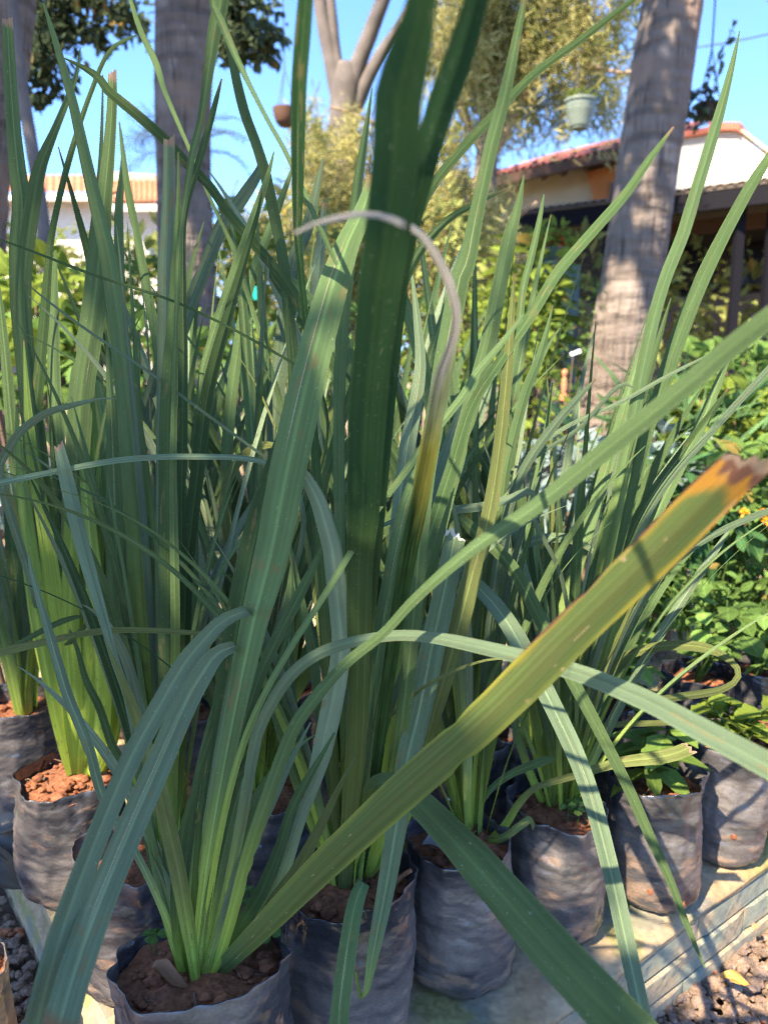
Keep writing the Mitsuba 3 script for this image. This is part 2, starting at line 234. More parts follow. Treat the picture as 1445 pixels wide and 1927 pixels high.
# ------------------------------------------------------------------ planting bags
def make_bag(cx, cy, r, h, seed, z0=.203, soil=.025, squash=(1, 1), clods=22, lift=(0, 0)):
    rg = np.random.default_rng(seed); nt, nz = 132, 56; th = np.arange(nt) / nt * 2 * np.pi; u = np.linspace(0, 1, nz)
    U, TH = np.meshgrid(u, th, indexing='ij'); ct, st = np.cos(TH), np.sin(TH)
    P = np.stack([ct * 2.2, st * 2.2, U * 1.6 + seed], -1)
    rim = 1 + .10 * (meshkit.fbm(np.stack([np.cos(th) * 1.6, np.sin(th) * 1.6, 0 * th + seed * 3.3], -1), 3) - .5) + lift[0] * np.cos(th) + lift[1] * np.sin(th)
    R = r * (.86 + .14 * np.clip(U / .08, 0, 1) ** .6) * (1 + .05 * np.sin(np.clip(U, 0, .8) / .8 * np.pi)) * (1 + .02 * np.clip((U - .85) / .15, 0, 1))
    R = R + r * .22 * (meshkit.fbm(P, 3) - .5) + .0036 * (meshkit.fbm(np.stack([ct * 2.6, st * 2.6, U * 11 + seed + 2.5 * ct + 1.5 * st], -1), 3) - .5) * np.clip(U / .1, .2, 1) + .0012 * (np.abs(meshkit.fbm(np.stack([ct * 2.4 + 7, st * 2.4, U * 24 + seed + 4 * st + 3 * ct], -1), 2) - .5) * 4 - .5)
    R = R + .034 * (meshkit.fbm(np.stack([ct * 2.0, st * 2.0, U + 9 + seed], -1), 3) - .5) * np.clip((U - .68) / .32, 0, 1)
    Z = z0 + h * U * rim[None]
    outer = np.stack([cx + R * ct * squash[0], cy + R * st * squash[1], Z], -1)
    k0 = int(nz * .66); inner = outer[k0:][::-1].copy(); c = np.array([cx, cy]); inner[..., :2] = c + (inner[..., :2] - c) * (1 - .0016 / r) ; inner[0, :, 2] = outer[-1, :, 2] + .0006
    V = np.concatenate([outer, inner]); f = grid_faces(len(V), nt, True)
    V2 = np.vstack([V.reshape(-1, 3), [[cx, cy, z0]]]); kk = np.arange(nt); b = mesh(V2, np.vstack([f, np.stack([np.full(nt, len(V2) - 1), (kk + 1) % nt, kk], 1)])); b.invert()
    zs = z0 + h - soil; ki = int(nz * (1 - soil / h) - 1); nr = 40; rr = np.linspace(0, 1, nr)
    edge = outer[ki, :, :2] - c; S = c + rr[:, None, None] * edge[None] * .985
    pz = np.concatenate([S * 38, np.full((nr, nt, 1), seed * 1.7)], -1)
    sz = zs + .030 * (meshkit.fbm(pz, 5) - .5) + .008 * (1 - rr[:, None] ** 2)
    sm = mesh(np.concatenate([S, sz[..., None]], -1).reshape(-1, 3), grid_faces(nr, nt, True)); sm.invert()
    cl = []
    for i in range(clods):
        a, q = rg.random() * 6.28, math.sqrt(rg.random()) * .85 * r; s = .003 + .009 * rg.random() ** 3
        m = trimesh.creation.icosphere(subdivisions=2); v = m.vertices; m.vertices = v * (1 + 1.3 * (meshkit.fbm(v * 1.9 + i, 4) - .5))[:, None] * s * np.array([1.1, .9, .75]); m.apply_translation((cx + q * math.cos(a), cy + q * math.sin(a), zs + .006 + s * .2)); cl.append(m)
    return b, sm, cat_(cl), zs
def rnd_dirs(n, rg, up=0.0): v = rg.normal(size=(n, 3)); v[:, 2] += up; return unit(v)
BAGS = {}
BAG_GROUP = 'black planting bags on the ledge'
def bag(key, cx, cy, r, h, seed, label, dots=(), **kw):
    b, s, c, zs = make_bag(cx, cy, r, h, seed, **kw); k = thing('planting_bag', label, 'planting bag', BAG_GROUP)
    part(k, 'plastic_sleeve', b, 'bag_plastic', True); part(k, 'soil', s, 'red_soil', True); part(k, 'soil_clods', c, 'red_soil', 60, kind='stuff')
    for (ang, z) in dots:
        v = b.vertices; d = np.array([math.cos(ang), math.sin(ang)]); q = v[:, :2] - np.array([cx, cy]); i = np.argmin(np.abs(v[:, 2] - z) * 2 + np.linalg.norm(q / np.maximum(np.linalg.norm(q, axis=1, keepdims=True), 1e-6) - d, axis=1) * r - .3 * np.linalg.norm(q, axis=1))
        m = trimesh.creation.icosphere(subdivisions=2, radius=1); m.apply_scale((.0055, .0055, .0018)); m.apply_transform(trimesh.geometry.align_vectors([0, 0, 1], [d[0], d[1], 0])); m.apply_translation(v[i] + np.array([d[0], d[1], 0]) * .0004); part(k, 'drain_hole', m, 'red_soil', True)
    if cy < 1.3:
        rg = np.random.default_rng(seed + 500); lit = []
        for _ in range(16):
            a, q = rg.random() * 6.28, math.sqrt(rg.random()) * .85 * r; p0 = np.array([cx + q * math.cos(a), cy + q * math.sin(a), zs + .010]); dv = rnd_dirs(1, rg)[0] * [1, 1, .25] * (.008 + .022 * rg.random()); lit.append(tube([p0, p0 + dv * .5 + rg.normal(size=3) * .003, p0 + dv], [.0011, .0009, .0005], 5))
        part(k, 'litter', cat_(lit), 'twig_bark', True, kind='stuff')
    BAGS[key] = (cx, cy, zs); return k
bag('B0', -0.201, 0.790, 0.098, 0.207, 1, 'crumpled blue-black bag nearest the camera, with clover in its red soil', (), soil=.03, squash=(1.0,.93), lift=(.03,-.06), clods=80)
bag('B1', -0.046, 0.935, 0.083, 0.207, 2, 'black bag second along the front row, below the near upright blade', (), soil=.03, lift=(.05,.0), clods=70)
bag('B2', 0.111, 1.027, 0.077, 0.202, 3, 'black bag third along the front row, with a grey dry leaf on its soil', (), soil=.022, clods=50)
bag('B3', 0.269, 1.122, 0.077, 0.207, 4, 'black bag fourth along the front row, in dappled sun', (), soil=.035, lift=(-.03,.03))
bag('B4', 0.450, 1.204, 0.077, 0.207, 5, 'sunlit black bag holding the broad-leaved seedling, with brown drain holes near its base', ((-1.9,.245),(-1.2,.225)), soil=.035)
bag('B5', 0.618, 1.313, 0.07, 0.217, 6, 'tall sunlit bag behind the seedling bag with a single brown hole', ((-1.75,.27),), soil=.02)
bag('B6', 0.772, 1.416, 0.08, 0.197, 8, 'brownish bag cut by the right edge of the picture', (), soil=.02)
bag('BL1', -0.525, 1.213, 0.083, 0.207, 9, 'sunlit dusty bag with bright orange soil at the left', (), soil=.022, clods=46, lift=(.0,.04))
bag('BL2', -0.347, 1.016, 0.086, 0.197, 10, 'half shaded dark-mouthed bag between the nearest bag and the sunlit left bag', (), soil=.045)
bag('BL3', -0.191, 1.165, 0.088, 0.207, 11, 'dark blue shaded bag behind the front bag in the second row', (), soil=.025)
bag('BL4', -0.717, 1.479, 0.09, 0.222, 12, 'sunlit wrinkled bag behind the left bag at the left edge', (), soil=.04)
bag('BX1', -0.032, 1.361, 0.083, 0.207, 13, 'black bag deep in shade behind the near upright blade', (), soil=.025, clods=8)
bag('BX2', 0.152, 1.339, 0.083, 0.207, 14, 'black bag in shade behind the third front bag', (), soil=.025, clods=8)
bag('BX3', 0.283, 1.354, 0.078, 0.207, 15, 'black bag in shade behind the fourth front bag', (), soil=.03, clods=8)
bag('BX4', -0.409, 1.454, 0.083, 0.207, 16, 'black bag behind the broad pale-ribbed leaves on the left', (), soil=.025, clods=8)
bag('BX5', -0.227, 1.574, 0.083, 0.207, 17, 'black bag hidden behind the middle strap plants', (), soil=.025, clods=8)
bag('BX6', -0.634, 1.822, 0.083, 0.207, 18, 'black bag behind the bright leaf bases on the left', (), soil=.025, clods=8)
bag('BX7', 0.497, 1.519, 0.078, 0.207, 19, 'shaded bag behind the sunlit seedling bag', (), soil=.03, clods=8)
bag('BX8', 0.693, 1.659, 0.078, 0.207, 20, 'bag behind the loop of the curled olive leaf', (), soil=.03, clods=8)
bag('BX9', 0.841, 1.698, 0.078, 0.207, 21, 'bag at the right edge behind the crinkled herb', (), soil=.03, clods=8)
bag('BX10', 0.081, 1.681, 0.083, 0.207, 22, 'black bag at the back, right of the near blade', (), soil=.025, clods=8)
bag('BX11', 0.377, 1.732, 0.083, 0.207, 23, 'black bag at the back behind the fanned right-hand plant', (), soil=.025, clods=8)

# ------------------------------------------------------------------ strap leaves
uid = [0]
def blade(pts, side, hw, kind, cut=0, fold=.16, seed=0, across=9, curl=0.0):
    pts, side, hw = np.asarray(pts, float), np.asarray(side, float), np.asarray(hw, float)
    s = np.r_[0, np.cumsum(np.linalg.norm(np.diff(pts, axis=0), axis=1))]; n = int(np.clip(s[-1] / .011, 14, 110)) if across > 5 else int(np.clip(s[-1] / .018, 14, 50))
    ss = np.linspace(0, s[-1], n); P = (CubicSpline(s, pts) if len(pts) < 4 else trimesh_akima(s, pts))(ss)
    S = np.stack([np.interp(ss, s, side[:, k]) for k in range(3)], 1); H = PchipInterpolator(s, hw)(ss)
    t = unit(np.gradient(P, axis=0)); S = unit(S - (S * t).sum(1, keepdims=True) * t); Nn = np.cross(S, t)
    x = np.linspace(-1, 1, across); rg = np.random.default_rng(seed)
    nick = np.ones((n, across))
    if rg.random() < .5 and across > 5:
        for _ in range(rg.integers(1, 5)):
            c0 = rg.random() * .75 + .15; e = rg.integers(0, 2); nick[:, [0, across - 1][e]] -= (.12 + .22 * rg.random()) * np.exp(-((ss / s[-1] - c0) / (.004 + .010 * rg.random())) ** 2)
    w = 1 + .05 * (meshkit.fbm(np.stack([ss * 22, 0 * ss, 0 * ss + seed], 1), 2) - .5)
    off = fold * np.abs(x)[None] + .018 * np.cos(x * 9.42)[None] + .10 * (meshkit.fbm(np.stack([np.repeat(ss[:, None] * 6, across, 1), np.repeat(x[None] * .8, n, 0), np.full((n, across), seed * 1.3)], -1), 2) - .5)
    V = P[:, None] + S[:, None] * (x[None] * nick * (H * w)[:, None])[..., None] + Nn[:, None] * (off * H[:, None])[..., None]
    if cut: V[-1] += t[-1] * ((rg.random((across, 1)) - .6) * .8 - .5 * x[:, None]) * H[-1]; V[-2] += t[-2] * (rg.random((across, 1)) - .5) * H[-1] * .3
    i = kind * 100 + uid[0] % 50 + (50 if cut else 0); uid[0] += 1
    uv = np.stack([np.repeat((i + .03 + .94 * (x + 1) / 2)[None], n, 0), np.repeat((ss / s[-1] * (1.0 if cut or kind in (4, 5) else .90))[:, None], across, 1)], -1).reshape(-1, 2)
    return mesh(V.reshape(-1, 3), grid_faces(n, across)), uv
def trimesh_akima(s, pts):
    from scipy.interpolate import Akima1DInterpolator
    return Akima1DInterpolator(s, pts)
def leaf_part(k, b, label=None): return part(k, 'leaf', b[0], 'strap_leaf_mat', True, label, uv=b[1])
PLANT = {}
PG = 'strap-leaved plants in black bags'
PLANT['P0'] = thing('strap_plant', 'strap-leaved plant in the nearest bag, with the long yellowing leaf and arching blades', 'plant', PG)
PLANT['P1'] = thing('strap_plant', 'strap-leaved plant in the second front bag, with the big upright blade nearest the camera', 'plant', PG)
PLANT['P2'] = thing('strap_plant', 'strap-leaved plant in the third front bag, with two narrow leaves drooping over the ledge', 'plant', PG)
PLANT['P3'] = thing('strap_plant', 'sunlit strap-leaved plant in the fourth front bag, its leaves tall and fanned at the right', 'plant', PG)
PLANT['PL'] = thing('strap_plant', 'strap-leaved plant with bright yellow-green leaf bases in the sunlit left bag', 'plant', PG)
PLANT['PM'] = thing('strap_plant', 'strap-leaved plant with broad pale-ribbed leaves just left of the front plant', 'plant', PG)
PLANT['PC'] = thing('strap_plant', 'strap-leaved plant behind the front plant, with a dark frayed leaf slanting across', 'plant', PG)
LEAVES = [
('P0', 4, 1, 'broad leaf yellowing along its edges with a brown burnt tip', -.200, .796, .374, -.80, .14, .58, .0076, -.136, .742, .474, -.80, .14, .58, .0122, -.084, .693, .560, -.81, .15, .57, .0140, -.034, .639, .645, -.79, .16, .59, .0152, .012, .600, .715, -.77, .17, .61, .0155, .056, .561, .780, -.78, .17, .60, .0151, .096, .521, .845, -.80, .17, .58, .0150, .123, .490, .894, -.81, .17, .57, .0143, .151, .456, .944, -.81, .17, .56, .0135, .175, .422, .991, -.82, .18, .55, .0122, .188, .400, 1.017, -.81, .18, .56, .0109),
('P0', 1, 0, '', -.220, .807, .374, -.94, .27, .20, .0048, -.181, .766, .619, -.93, .29, .22, .0068, -.150, .745, .758, -.91, .32, .27, .0064, -.130, .734, .825, -.93, .25, .28, .0040, -.136, .704, .840, .13, .06, .99, .0060, -.155, .684, .831, -.46, -.26, .85, .0080, -.179, .659, .803, -.60, -.34, .72, .0098, -.193, .637, .778, -.64, -.37, .67, .0096, -.206, .616, .754, -.66, -.39, .65, .0093, -.221, .582, .716, -.68, -.41, .61, .0094, -.232, .549, .681, -.68, -.41, .60, .0095, -.238, .517, .652, -.69, -.42, .58, .0104, -.239, .470, .616, -.70, -.43, .57, .0101),
('P0', 1, 0, '', -.223, .804, .374, -.97, .19, .17, .0046, -.191, .780, .574, -.96, .21, .20, .0067, -.161, .765, .721, -.95, .23, .22, .0058, -.148, .758, .782, -.98, .13, .18, .0040, -.152, .728, .797, .03, .17, .98, .0066, -.164, .708, .792, -.59, -.18, .79, .0096, -.182, .681, .763, -.72, -.29, .63, .0119, -.193, .654, .735, -.74, -.30, .60, .0121, -.207, .612, .698, -.73, -.28, .62, .0124, -.217, .568, .668, -.73, -.26, .63, .0126, -.222, .525, .646, -.75, -.23, .62, .0127, -.219, .460, .625, -.76, -.22, .61, .0125),
('P0', 0, 0, '', -.217, .792, .374, -.96, .20, .19, .0058, -.181, .761, .585, -.95, .22, .21, .0084, -.151, .742, .720, -.94, .24, .25, .0108, -.127, .728, .819, -.93, .25, .27, .0142, -.106, .719, .894, -.93, .25, .26, .0170, -.088, .712, .975, -.94, .25, .24, .0180, -.070, .707, 1.047, -.93, .26, .27, .0166, -.045, .703, 1.133, -.92, .25, .30, .0137, -.031, .701, 1.170, -.89, .25, .38, .0109, -.019, .701, 1.194, -.90, .25, .36, .0081, -.010, .700, 1.224, -.92, .26, .29, .0038),
('P0', 2, 0, '', -.220, .792, .374, -.77, -.64, .07, .0056, -.182, .779, .655, -.77, -.63, .09, .0091, -.161, .775, .752, -.79, -.60, .14, .0127, -.144, .771, .833, -.79, -.60, .15, .0143, -.122, .766, .922, -.79, -.59, .18, .0127, -.102, .762, .990, -.79, -.59, .20, .0065, -.093, .760, 1.021, -.79, -.59, .19, .0018),
('P0', 8, 0, '', -.199, .792, .374, -.70, .47, .54, .0043, -.151, .792, .435, -.74, .44, .51, .0061, -.129, .792, .475, -.83, .36, .43, .0066, -.111, .791, .515, -.90, .28, .34, .0072, -.093, .789, .575, -.92, .24, .30, .0065, -.076, .786, .627, -.92, .24, .30, .0087, -.064, .782, .672, -.95, .21, .24, .0109, -.055, .777, .716, -.96, .19, .21, .0113, -.048, .772, .753, -.98, .16, .14, .0106, -.044, .763, .807, -.99, .11, .03, .0101, -.047, .755, .848, -.99, .08, -.06, .0099, -.050, .747, .888, -.99, .07, -.11, .0094, -.056, .740, .916, -.97, .05, -.22, .0088, -.063, .733, .943, -.95, .03, -.30, .0076, -.071, .728, .961, -.92, .02, -.39, .0060, -.077, .724, .974, -.11, .02, -.99, .0040, -.082, .720, .962, .88, .22, -.42, .0020),
('P0', 6, 0, '', -.208, .792, .374, -.98, -.12, .16, .0030, -.160, .747, .631, -.97, -.09, .21, .0036, -.127, .728, .729, -.93, -.00, .36, .0034, -.106, .719, .772, -.88, .06, .47, .0031, -.078, .709, .821, -.85, .08, .52, .0030, -.055, .702, .858, -.84, .09, .53, .0029, -.035, .696, .892, -.85, .08, .52, .0029, -.000, .686, .949, -.83, .09, .55, .0026, .016, .682, .972, -.80, .09, .59, .0030, .039, .676, 1.005, -.80, .09, .59, .0034, .067, .670, 1.042, -.81, .10, .57, .0034, .077, .668, 1.060, -.81, .09, .59, .0031, .102, .663, 1.091, -.78, .09, .62, .0022, .114, .660, 1.108, -.80, .09, .59, .0004),
('P0', 6, 0, '', -.211, .792, .374, -.96, .24, .17, .0039, -.163, .792, .642, -.95, .25, .20, .0061, -.137, .790, .729, -.90, .31, .31, .0066, -.120, .788, .771, -.84, .36, .41, .0065, -.096, .785, .818, -.82, .37, .43, .0064, -.072, .782, .866, -.84, .36, .41, .0040, -.059, .780, .897, -.86, .35, .37, .0009),
('P0', 1, 0, '', -.208, .792, .374, -.92, -.35, .19, .0045, -.170, .763, .503, -.92, -.36, .16, .0061, -.149, .741, .592, -.91, -.40, .10, .0064, -.124, .708, .708, -.92, -.36, .15, .0060, -.100, .688, .765, -.89, -.25, .37, .0058, -.078, .675, .797, -.76, -.12, .64, .0056, -.048, .660, .821, -.54, -.03, .84, .0055, -.015, .643, .836, -.34, .01, .94, .0048, .017, .627, .845, -.16, .03, .99, .0047, .054, .605, .848, -.02, .02, 1.00, .0055, .097, .577, .847, .05, .02, 1.00, .0061, .132, .549, .846, .09, .03, 1.00, .0066, .173, .508, .842, .16, .02, .99, .0073, .202, .469, .836, .20, .03, .98, .0079, .229, .420, .833, .19, .05, .98, .0085),
('P0', 0, 0, '', -.203, .792, .374, -.82, .36, .44, .0050, -.178, .773, .437, -.88, .28, .37, .0061, -.136, .726, .584, -.90, .26, .35, .0073, -.108, .695, .671, -.87, .28, .40, .0066, -.084, .669, .738, -.80, .34, .50, .0063, -.057, .648, .785, -.67, .41, .62, .0055, -.031, .629, .821, -.55, .45, .71, .0046, -.000, .608, .854, -.53, .46, .72, .0040, .021, .591, .884, -.54, .45, .72, .0041, .066, .555, .937, -.46, .45, .76, .0050, .103, .524, .972, -.43, .45, .79, .0058, .140, .486, 1.016, -.45, .44, .78, .0061, .162, .459, 1.043, -.44, .43, .79, .0060, .181, .430, 1.070, -.42, .41, .81, .0059, .197, .400, 1.092, -.40, .39, .83, .0057),
('P0', 0, 0, '', -.226, .792, .374, -.81, -.57, -.15, .0037, -.235, .796, .405, -.81, -.56, -.14, .0049, -.249, .803, .460, -.82, -.55, -.13, .0061, -.262, .808, .530, -.84, -.53, -.11, .0061, -.269, .808, .595, -.86, -.51, -.07, .0048, -.271, .804, .673, -.87, -.49, -.05, .0029, -.271, .800, .724, -.87, -.49, -.04, .0009),
('P0', 1, 0, '', -.226, .793, .374, -.97, -.11, -.21, .0026, -.248, .782, .483, -.96, -.13, -.25, .0044, -.269, .777, .546, -.91, -.18, -.38, .0043, -.300, .776, .611, -.93, -.16, -.33, .0054, -.315, .779, .674, -.95, -.13, -.28, .0057, -.338, .788, .734, -.94, -.14, -.31, .0057, -.348, .794, .767, -.95, -.13, -.28, .0054, -.360, .803, .804, -.95, -.13, -.28, .0045, -.375, .814, .850, -.96, -.12, -.25, .0024, -.380, .820, .872, -.97, -.11, -.20, .0006),
('P0', 0, 0, '', -.223, .792, .374, -.51, -.85, -.16, .0052, -.229, .787, .419, -.56, -.82, -.12, .0073, -.229, .781, .476, -.65, -.76, -.02, .0079, -.220, .775, .552, -.70, -.71, .07, .0070, -.209, .773, .597, -.73, -.65, .18, .0052, -.192, .771, .653, -.74, -.64, .21, .0031, -.179, .771, .695, -.74, -.64, .22, .0010),
('P0', 0, 0, '', -.217, .792, .374, -.98, .18, -.00, .0054, -.216, .795, .446, -.97, .23, .06, .0086, -.206, .796, .531, -.95, .28, .15, .0091, -.190, .794, .616, -.93, .31, .22, .0077, -.167, .785, .712, -.91, .32, .27, .0062, -.146, .772, .793, -.90, .32, .29, .0048, -.128, .758, .864, -.90, .32, .29, .0015),
('P0', 3, 0, '', -.196, .792, .374, -.85, -.03, .53, .0065, -.168, .780, .418, -.84, -.02, .55, .0095, -.128, .765, .476, -.85, -.04, .53, .0098, -.113, .760, .505, -.87, -.09, .49, .0091, -.092, .757, .539, -.88, -.13, .46, .0078, -.068, .757, .588, -.88, -.17, .44, .0054, -.046, .764, .633, -.87, -.16, .47, .0030, -.030, .770, .662, -.86, -.16, .48, .0009),
('P0', 0, 0, '', -.197, .796, .374, -.84, .38, .40, .0050, -.169, .792, .435, -.80, .42, .43, .0075, -.137, .788, .491, -.80, .42, .43, .0079, -.118, .784, .539, -.87, .35, .35, .0066, -.093, .779, .612, -.85, .37, .38, .0053, -.069, .776, .656, -.78, .42, .46, .0029, -.052, .774, .688, -.78, .43, .47, .0009),
('P0', 0, 0, '', -.230, .796, .374, -.77, -.63, -.01, .0032, -.242, .808, .463, -.78, -.63, -.03, .0045, -.246, .807, .557, -.79, -.61, -.05, .0038, -.240, .792, .642, -.80, -.59, -.07, .0025, -.235, .774, .711, -.80, -.59, -.09, .0006),
('P0', 2, 0, '', -.213, .792, .374, -.92, .35, .18, .0049, -.196, .774, .488, -.91, .37, .21, .0067, -.180, .764, .565, -.88, .41, .24, .0059, -.167, .759, .622, -.79, .50, .35, .0058, -.138, .756, .673, -.76, .54, .36, .0057, -.121, .756, .725, -.83, .49, .26, .0050, -.103, .759, .781, -.85, .48, .23, .0037, -.092, .761, .819, -.85, .48, .22, .0009),
('P0', 1, 1, 'short leaf cut square with a dry white tip', -.230, .798, .374, -.79, -.61, -.10, .0032, -.254, .807, .504, -.80, -.60, -.08, .0037, -.273, .817, .641, -.80, -.59, -.08, .0040, -.283, .820, .706, -.78, -.61, -.13, .0043, -.297, .823, .757, -.77, -.62, -.16, .0048, -.305, .824, .796, -.77, -.62, -.15, .0054, -.317, .826, .846, -.77, -.62, -.16, .0074, -.327, .828, .893, -.78, -.62, -.13, .0080, -.335, .829, .939, -.78, -.61, -.12, .0079, -.340, .830, .967, -.78, -.61, -.12, .0067, -.343, .830, .986, -.78, -.61, -.12, .0049),
('P0', 0, 0, '', -.216, .793, .374, -.98, -.02, -.20, .0045, -.226, .805, .425, -.99, .05, -.09, .0065, -.226, .813, .500, -.99, .13, .08, .0071, -.214, .807, .583, -.96, .19, .22, .0057, -.192, .787, .669, -.93, .21, .30, .0036, -.178, .771, .718, -.92, .21, .32, .0012),
('P0', 6, 0, '', -.209, .792, .374, -.89, -.44, .11, .0052, -.195, .781, .444, -.89, -.43, .12, .0076, -.180, .772, .516, -.90, -.41, .16, .0080, -.165, .769, .581, -.89, -.39, .22, .0066, -.150, .770, .635, -.89, -.39, .25, .0042, -.141, .773, .670, -.89, -.39, .26, .0012),
('P0', 0, 0, '', -.230, .795, .374, -.98, .02, -.21, .0040, -.244, .800, .443, -.98, .03, -.17, .0060, -.254, .798, .511, -.99, .05, -.10, .0059, -.259, .789, .581, -1.00, .05, -.05, .0038, -.261, .778, .637, -1.00, .05, -.02, .0013),
('P0', 1, 0, '', -.203, .792, .374, -.92, -.34, .17, .0045, -.183, .774, .443, -.92, -.33, .20, .0062, -.161, .758, .513, -.92, -.30, .27, .0073, -.136, .750, .580, -.90, -.27, .35, .0065, -.111, .753, .633, -.86, -.24, .45, .0047, -.090, .762, .676, -.84, -.23, .49, .0023, -.076, .769, .702, -.84, -.22, .50, .0009),
('P1', 9, 0, 'near upright blade leaning towards the camera', -.053, .940, .374, -.99, .07, .09, .0078, -.044, .892, .504, -.99, .08, .11, .0099, -.032, .833, .646, -.99, .07, .10, .0115, -.027, .778, .762, -1.00, .05, .06, .0116, -.023, .715, .878, -.99, .04, .09, .0125, -.016, .594, .961, -.99, .04, .12, .0127, -.014, .560, .999, -.99, .04, .11, .0126, -.011, .518, 1.040, -.99, .04, .14, .0122, -.007, .478, 1.073, -.99, .03, .17, .0114, -.003, .436, 1.102, -.98, .03, .20, .0115, .001, .395, 1.123, -.98, .03, .20, .0110, .003, .380, 1.137, -.98, .04, .18, .0105, .005, .359, 1.155, -.99, .04, .17, .0100, .006, .337, 1.170, -.98, .02, .21, .0095, .009, .326, 1.178, -.94, -.02, .33, .0083, .012, .315, 1.185, -.96, .01, .27, .0064, .014, .299, 1.194, -.98, .01, .20, .0048, .014, .270, 1.194, -.98, .01, .18, .0025),
('P1', 5, 0, 'leaf with its upper half withered grey and curled over', -.029, .970, .374, -.99, -.10, .04, .0059, .007, .789, .758, -.99, -.10, .04, .0074, .021, .702, .888, -1.00, -.07, .06, .0079, .030, .646, .957, -1.00, -.05, .06, .0076, .036, .578, 1.023, -1.00, -.04, .04, .0067, .039, .536, 1.056, -1.00, -.03, .08, .0062, .042, .516, 1.071, -.99, -.03, .11, .0042, .044, .493, 1.086, -1.00, -.01, -.06, .0031, .041, .468, 1.101, -.94, .01, -.33, .0030, .033, .442, 1.114, -.83, .04, -.56, .0028, .023, .415, 1.124, -.70, .06, -.71, .0023, .016, .399, 1.128, -.46, .08, -.88, .0018, .007, .382, 1.129, -.22, .10, -.97, .0021, -.001, .366, 1.129, -.01, .08, -1.00, .0014, -.008, .362, 1.128, .04, .04, -1.00, .0018, -.015, .356, 1.128, .17, .05, -.98, .0012, -.021, .352, 1.125, .32, .05, -.95, .0013, -.027, .348, 1.123, .43, .05, -.90, .0007, -.037, .340, 1.117, .54, .05, -.84, .0006),
('P1', 9, 0, '', -.041, .962, .374, -.98, .16, .12, .0066, -.018, .778, .791, -.98, .15, .13, .0073, -.008, .704, .918, -.97, .15, .18, .0074, .005, .596, 1.061, -.96, .14, .23, .0060, .014, .510, 1.132, -.95, .11, .28, .0044, .018, .479, 1.152, -.93, .08, .35, .0050, .022, .444, 1.169, -.92, .09, .38, .0060, .028, .427, 1.191, -.91, .10, .41, .0074, .036, .409, 1.210, -.90, .09, .43, .0070, .042, .391, 1.227, -.91, .10, .40, .0054, .045, .380, 1.236, -.92, .11, .37, .0035),
('P1', 9, 0, '', -.059, .951, .374, -.90, -.42, -.10, .0045, -.065, .888, .687, -.90, -.42, -.11, .0061, -.070, .831, .921, -.90, -.41, -.13, .0054, -.074, .780, 1.092, -.90, -.39, -.21, .0033, -.073, .709, 1.161, -.90, -.32, -.31, .0034, -.071, .680, 1.184, -.91, -.30, -.27, .0042, -.065, .634, 1.215, -.92, -.28, -.26, .0054, -.059, .585, 1.242, -.93, -.25, -.26, .0057, -.052, .540, 1.259, -.94, -.23, -.24, .0054, -.044, .491, 1.272, -.95, -.20, -.23, .0047, -.039, .460, 1.276, -.96, -.18, -.23, .0033),
('P1', 6, 0, 'leaf striped bright yellow-green along one edge', -.033, .975, .374, -.88, .43, .18, .0070, -.012, .969, .487, -.90, .42, .16, .0098, .001, .962, .594, -.90, .41, .17, .0118, .012, .958, .646, -.87, .44, .22, .0131, .029, .951, .723, -.88, .43, .22, .0143, .042, .943, .798, -.87, .44, .25, .0140, .061, .933, .869, -.85, .45, .28, .0130, .073, .925, .918, -.85, .44, .29, .0114, .084, .918, .960, -.85, .44, .29, .0106, .099, .905, 1.025, -.85, .44, .29, .0103, .113, .890, 1.086, -.86, .44, .27, .0097, .122, .875, 1.144, -.86, .44, .26, .0088, .130, .859, 1.198, -.85, .43, .29, .0077, .136, .851, 1.223, -.85, .43, .30, .0049, .141, .840, 1.257, -.86, .44, .26, .0006),
('P1', 0, 0, '', -.036, .977, .374, -.97, -.22, .05, .0060, -.015, .933, .596, -.97, -.23, .04, .0119, -.007, .912, .714, -.97, -.22, .07, .0134, .008, .898, .811, -.97, -.20, .13, .0117, .024, .888, .899, -.96, -.19, .20, .0101, .040, .883, .955, -.95, -.18, .27, .0056, .050, .880, .985, -.95, -.18, .27, .0009),
('P1', 0, 0, '', -.028, .969, .374, -.90, .31, .30, .0066, .014, .882, .587, -.93, .27, .23, .0091, .032, .805, .811, -.96, .23, .14, .0086, .041, .777, .957, -.96, .23, .13, .0091, .050, .763, 1.021, -.95, .24, .18, .0094, .056, .751, 1.071, -.95, .24, .19, .0096, .062, .741, 1.109, -.95, .24, .21, .0094, .068, .731, 1.146, -.93, .23, .29, .0089, .074, .727, 1.159, -.93, .23, .29, .0081, .079, .718, 1.191, -.94, .24, .23, .0066, .084, .709, 1.219, -.94, .23, .26, .0060, .089, .700, 1.246, -.94, .23, .27, .0059, .098, .686, 1.284, -.93, .23, .27, .0050, .104, .673, 1.320, -.94, .24, .25, .0034, .109, .660, 1.352, -.94, .24, .23, .0018),
('P1', 0, 0, 'dark green blade folded over and hanging towards the lower right corner', -.058, .940, .374, -.96, .06, .26, .0064, -.021, .896, .523, -.97, .05, .23, .0086, -.016, .859, .572, -.94, .13, .32, .0095, -.004, .821, .605, -.28, .44, .85, .0102, .015, .783, .622, .44, .40, .80, .0121, .049, .688, .641, .62, .33, .71, .0147, .087, .590, .648, .68, .29, .67, .0164, .120, .513, .647, .68, .30, .67, .0168, .141, .463, .649, .65, .33, .69, .0164, .156, .410, .661, .65, .33, .68, .0154),
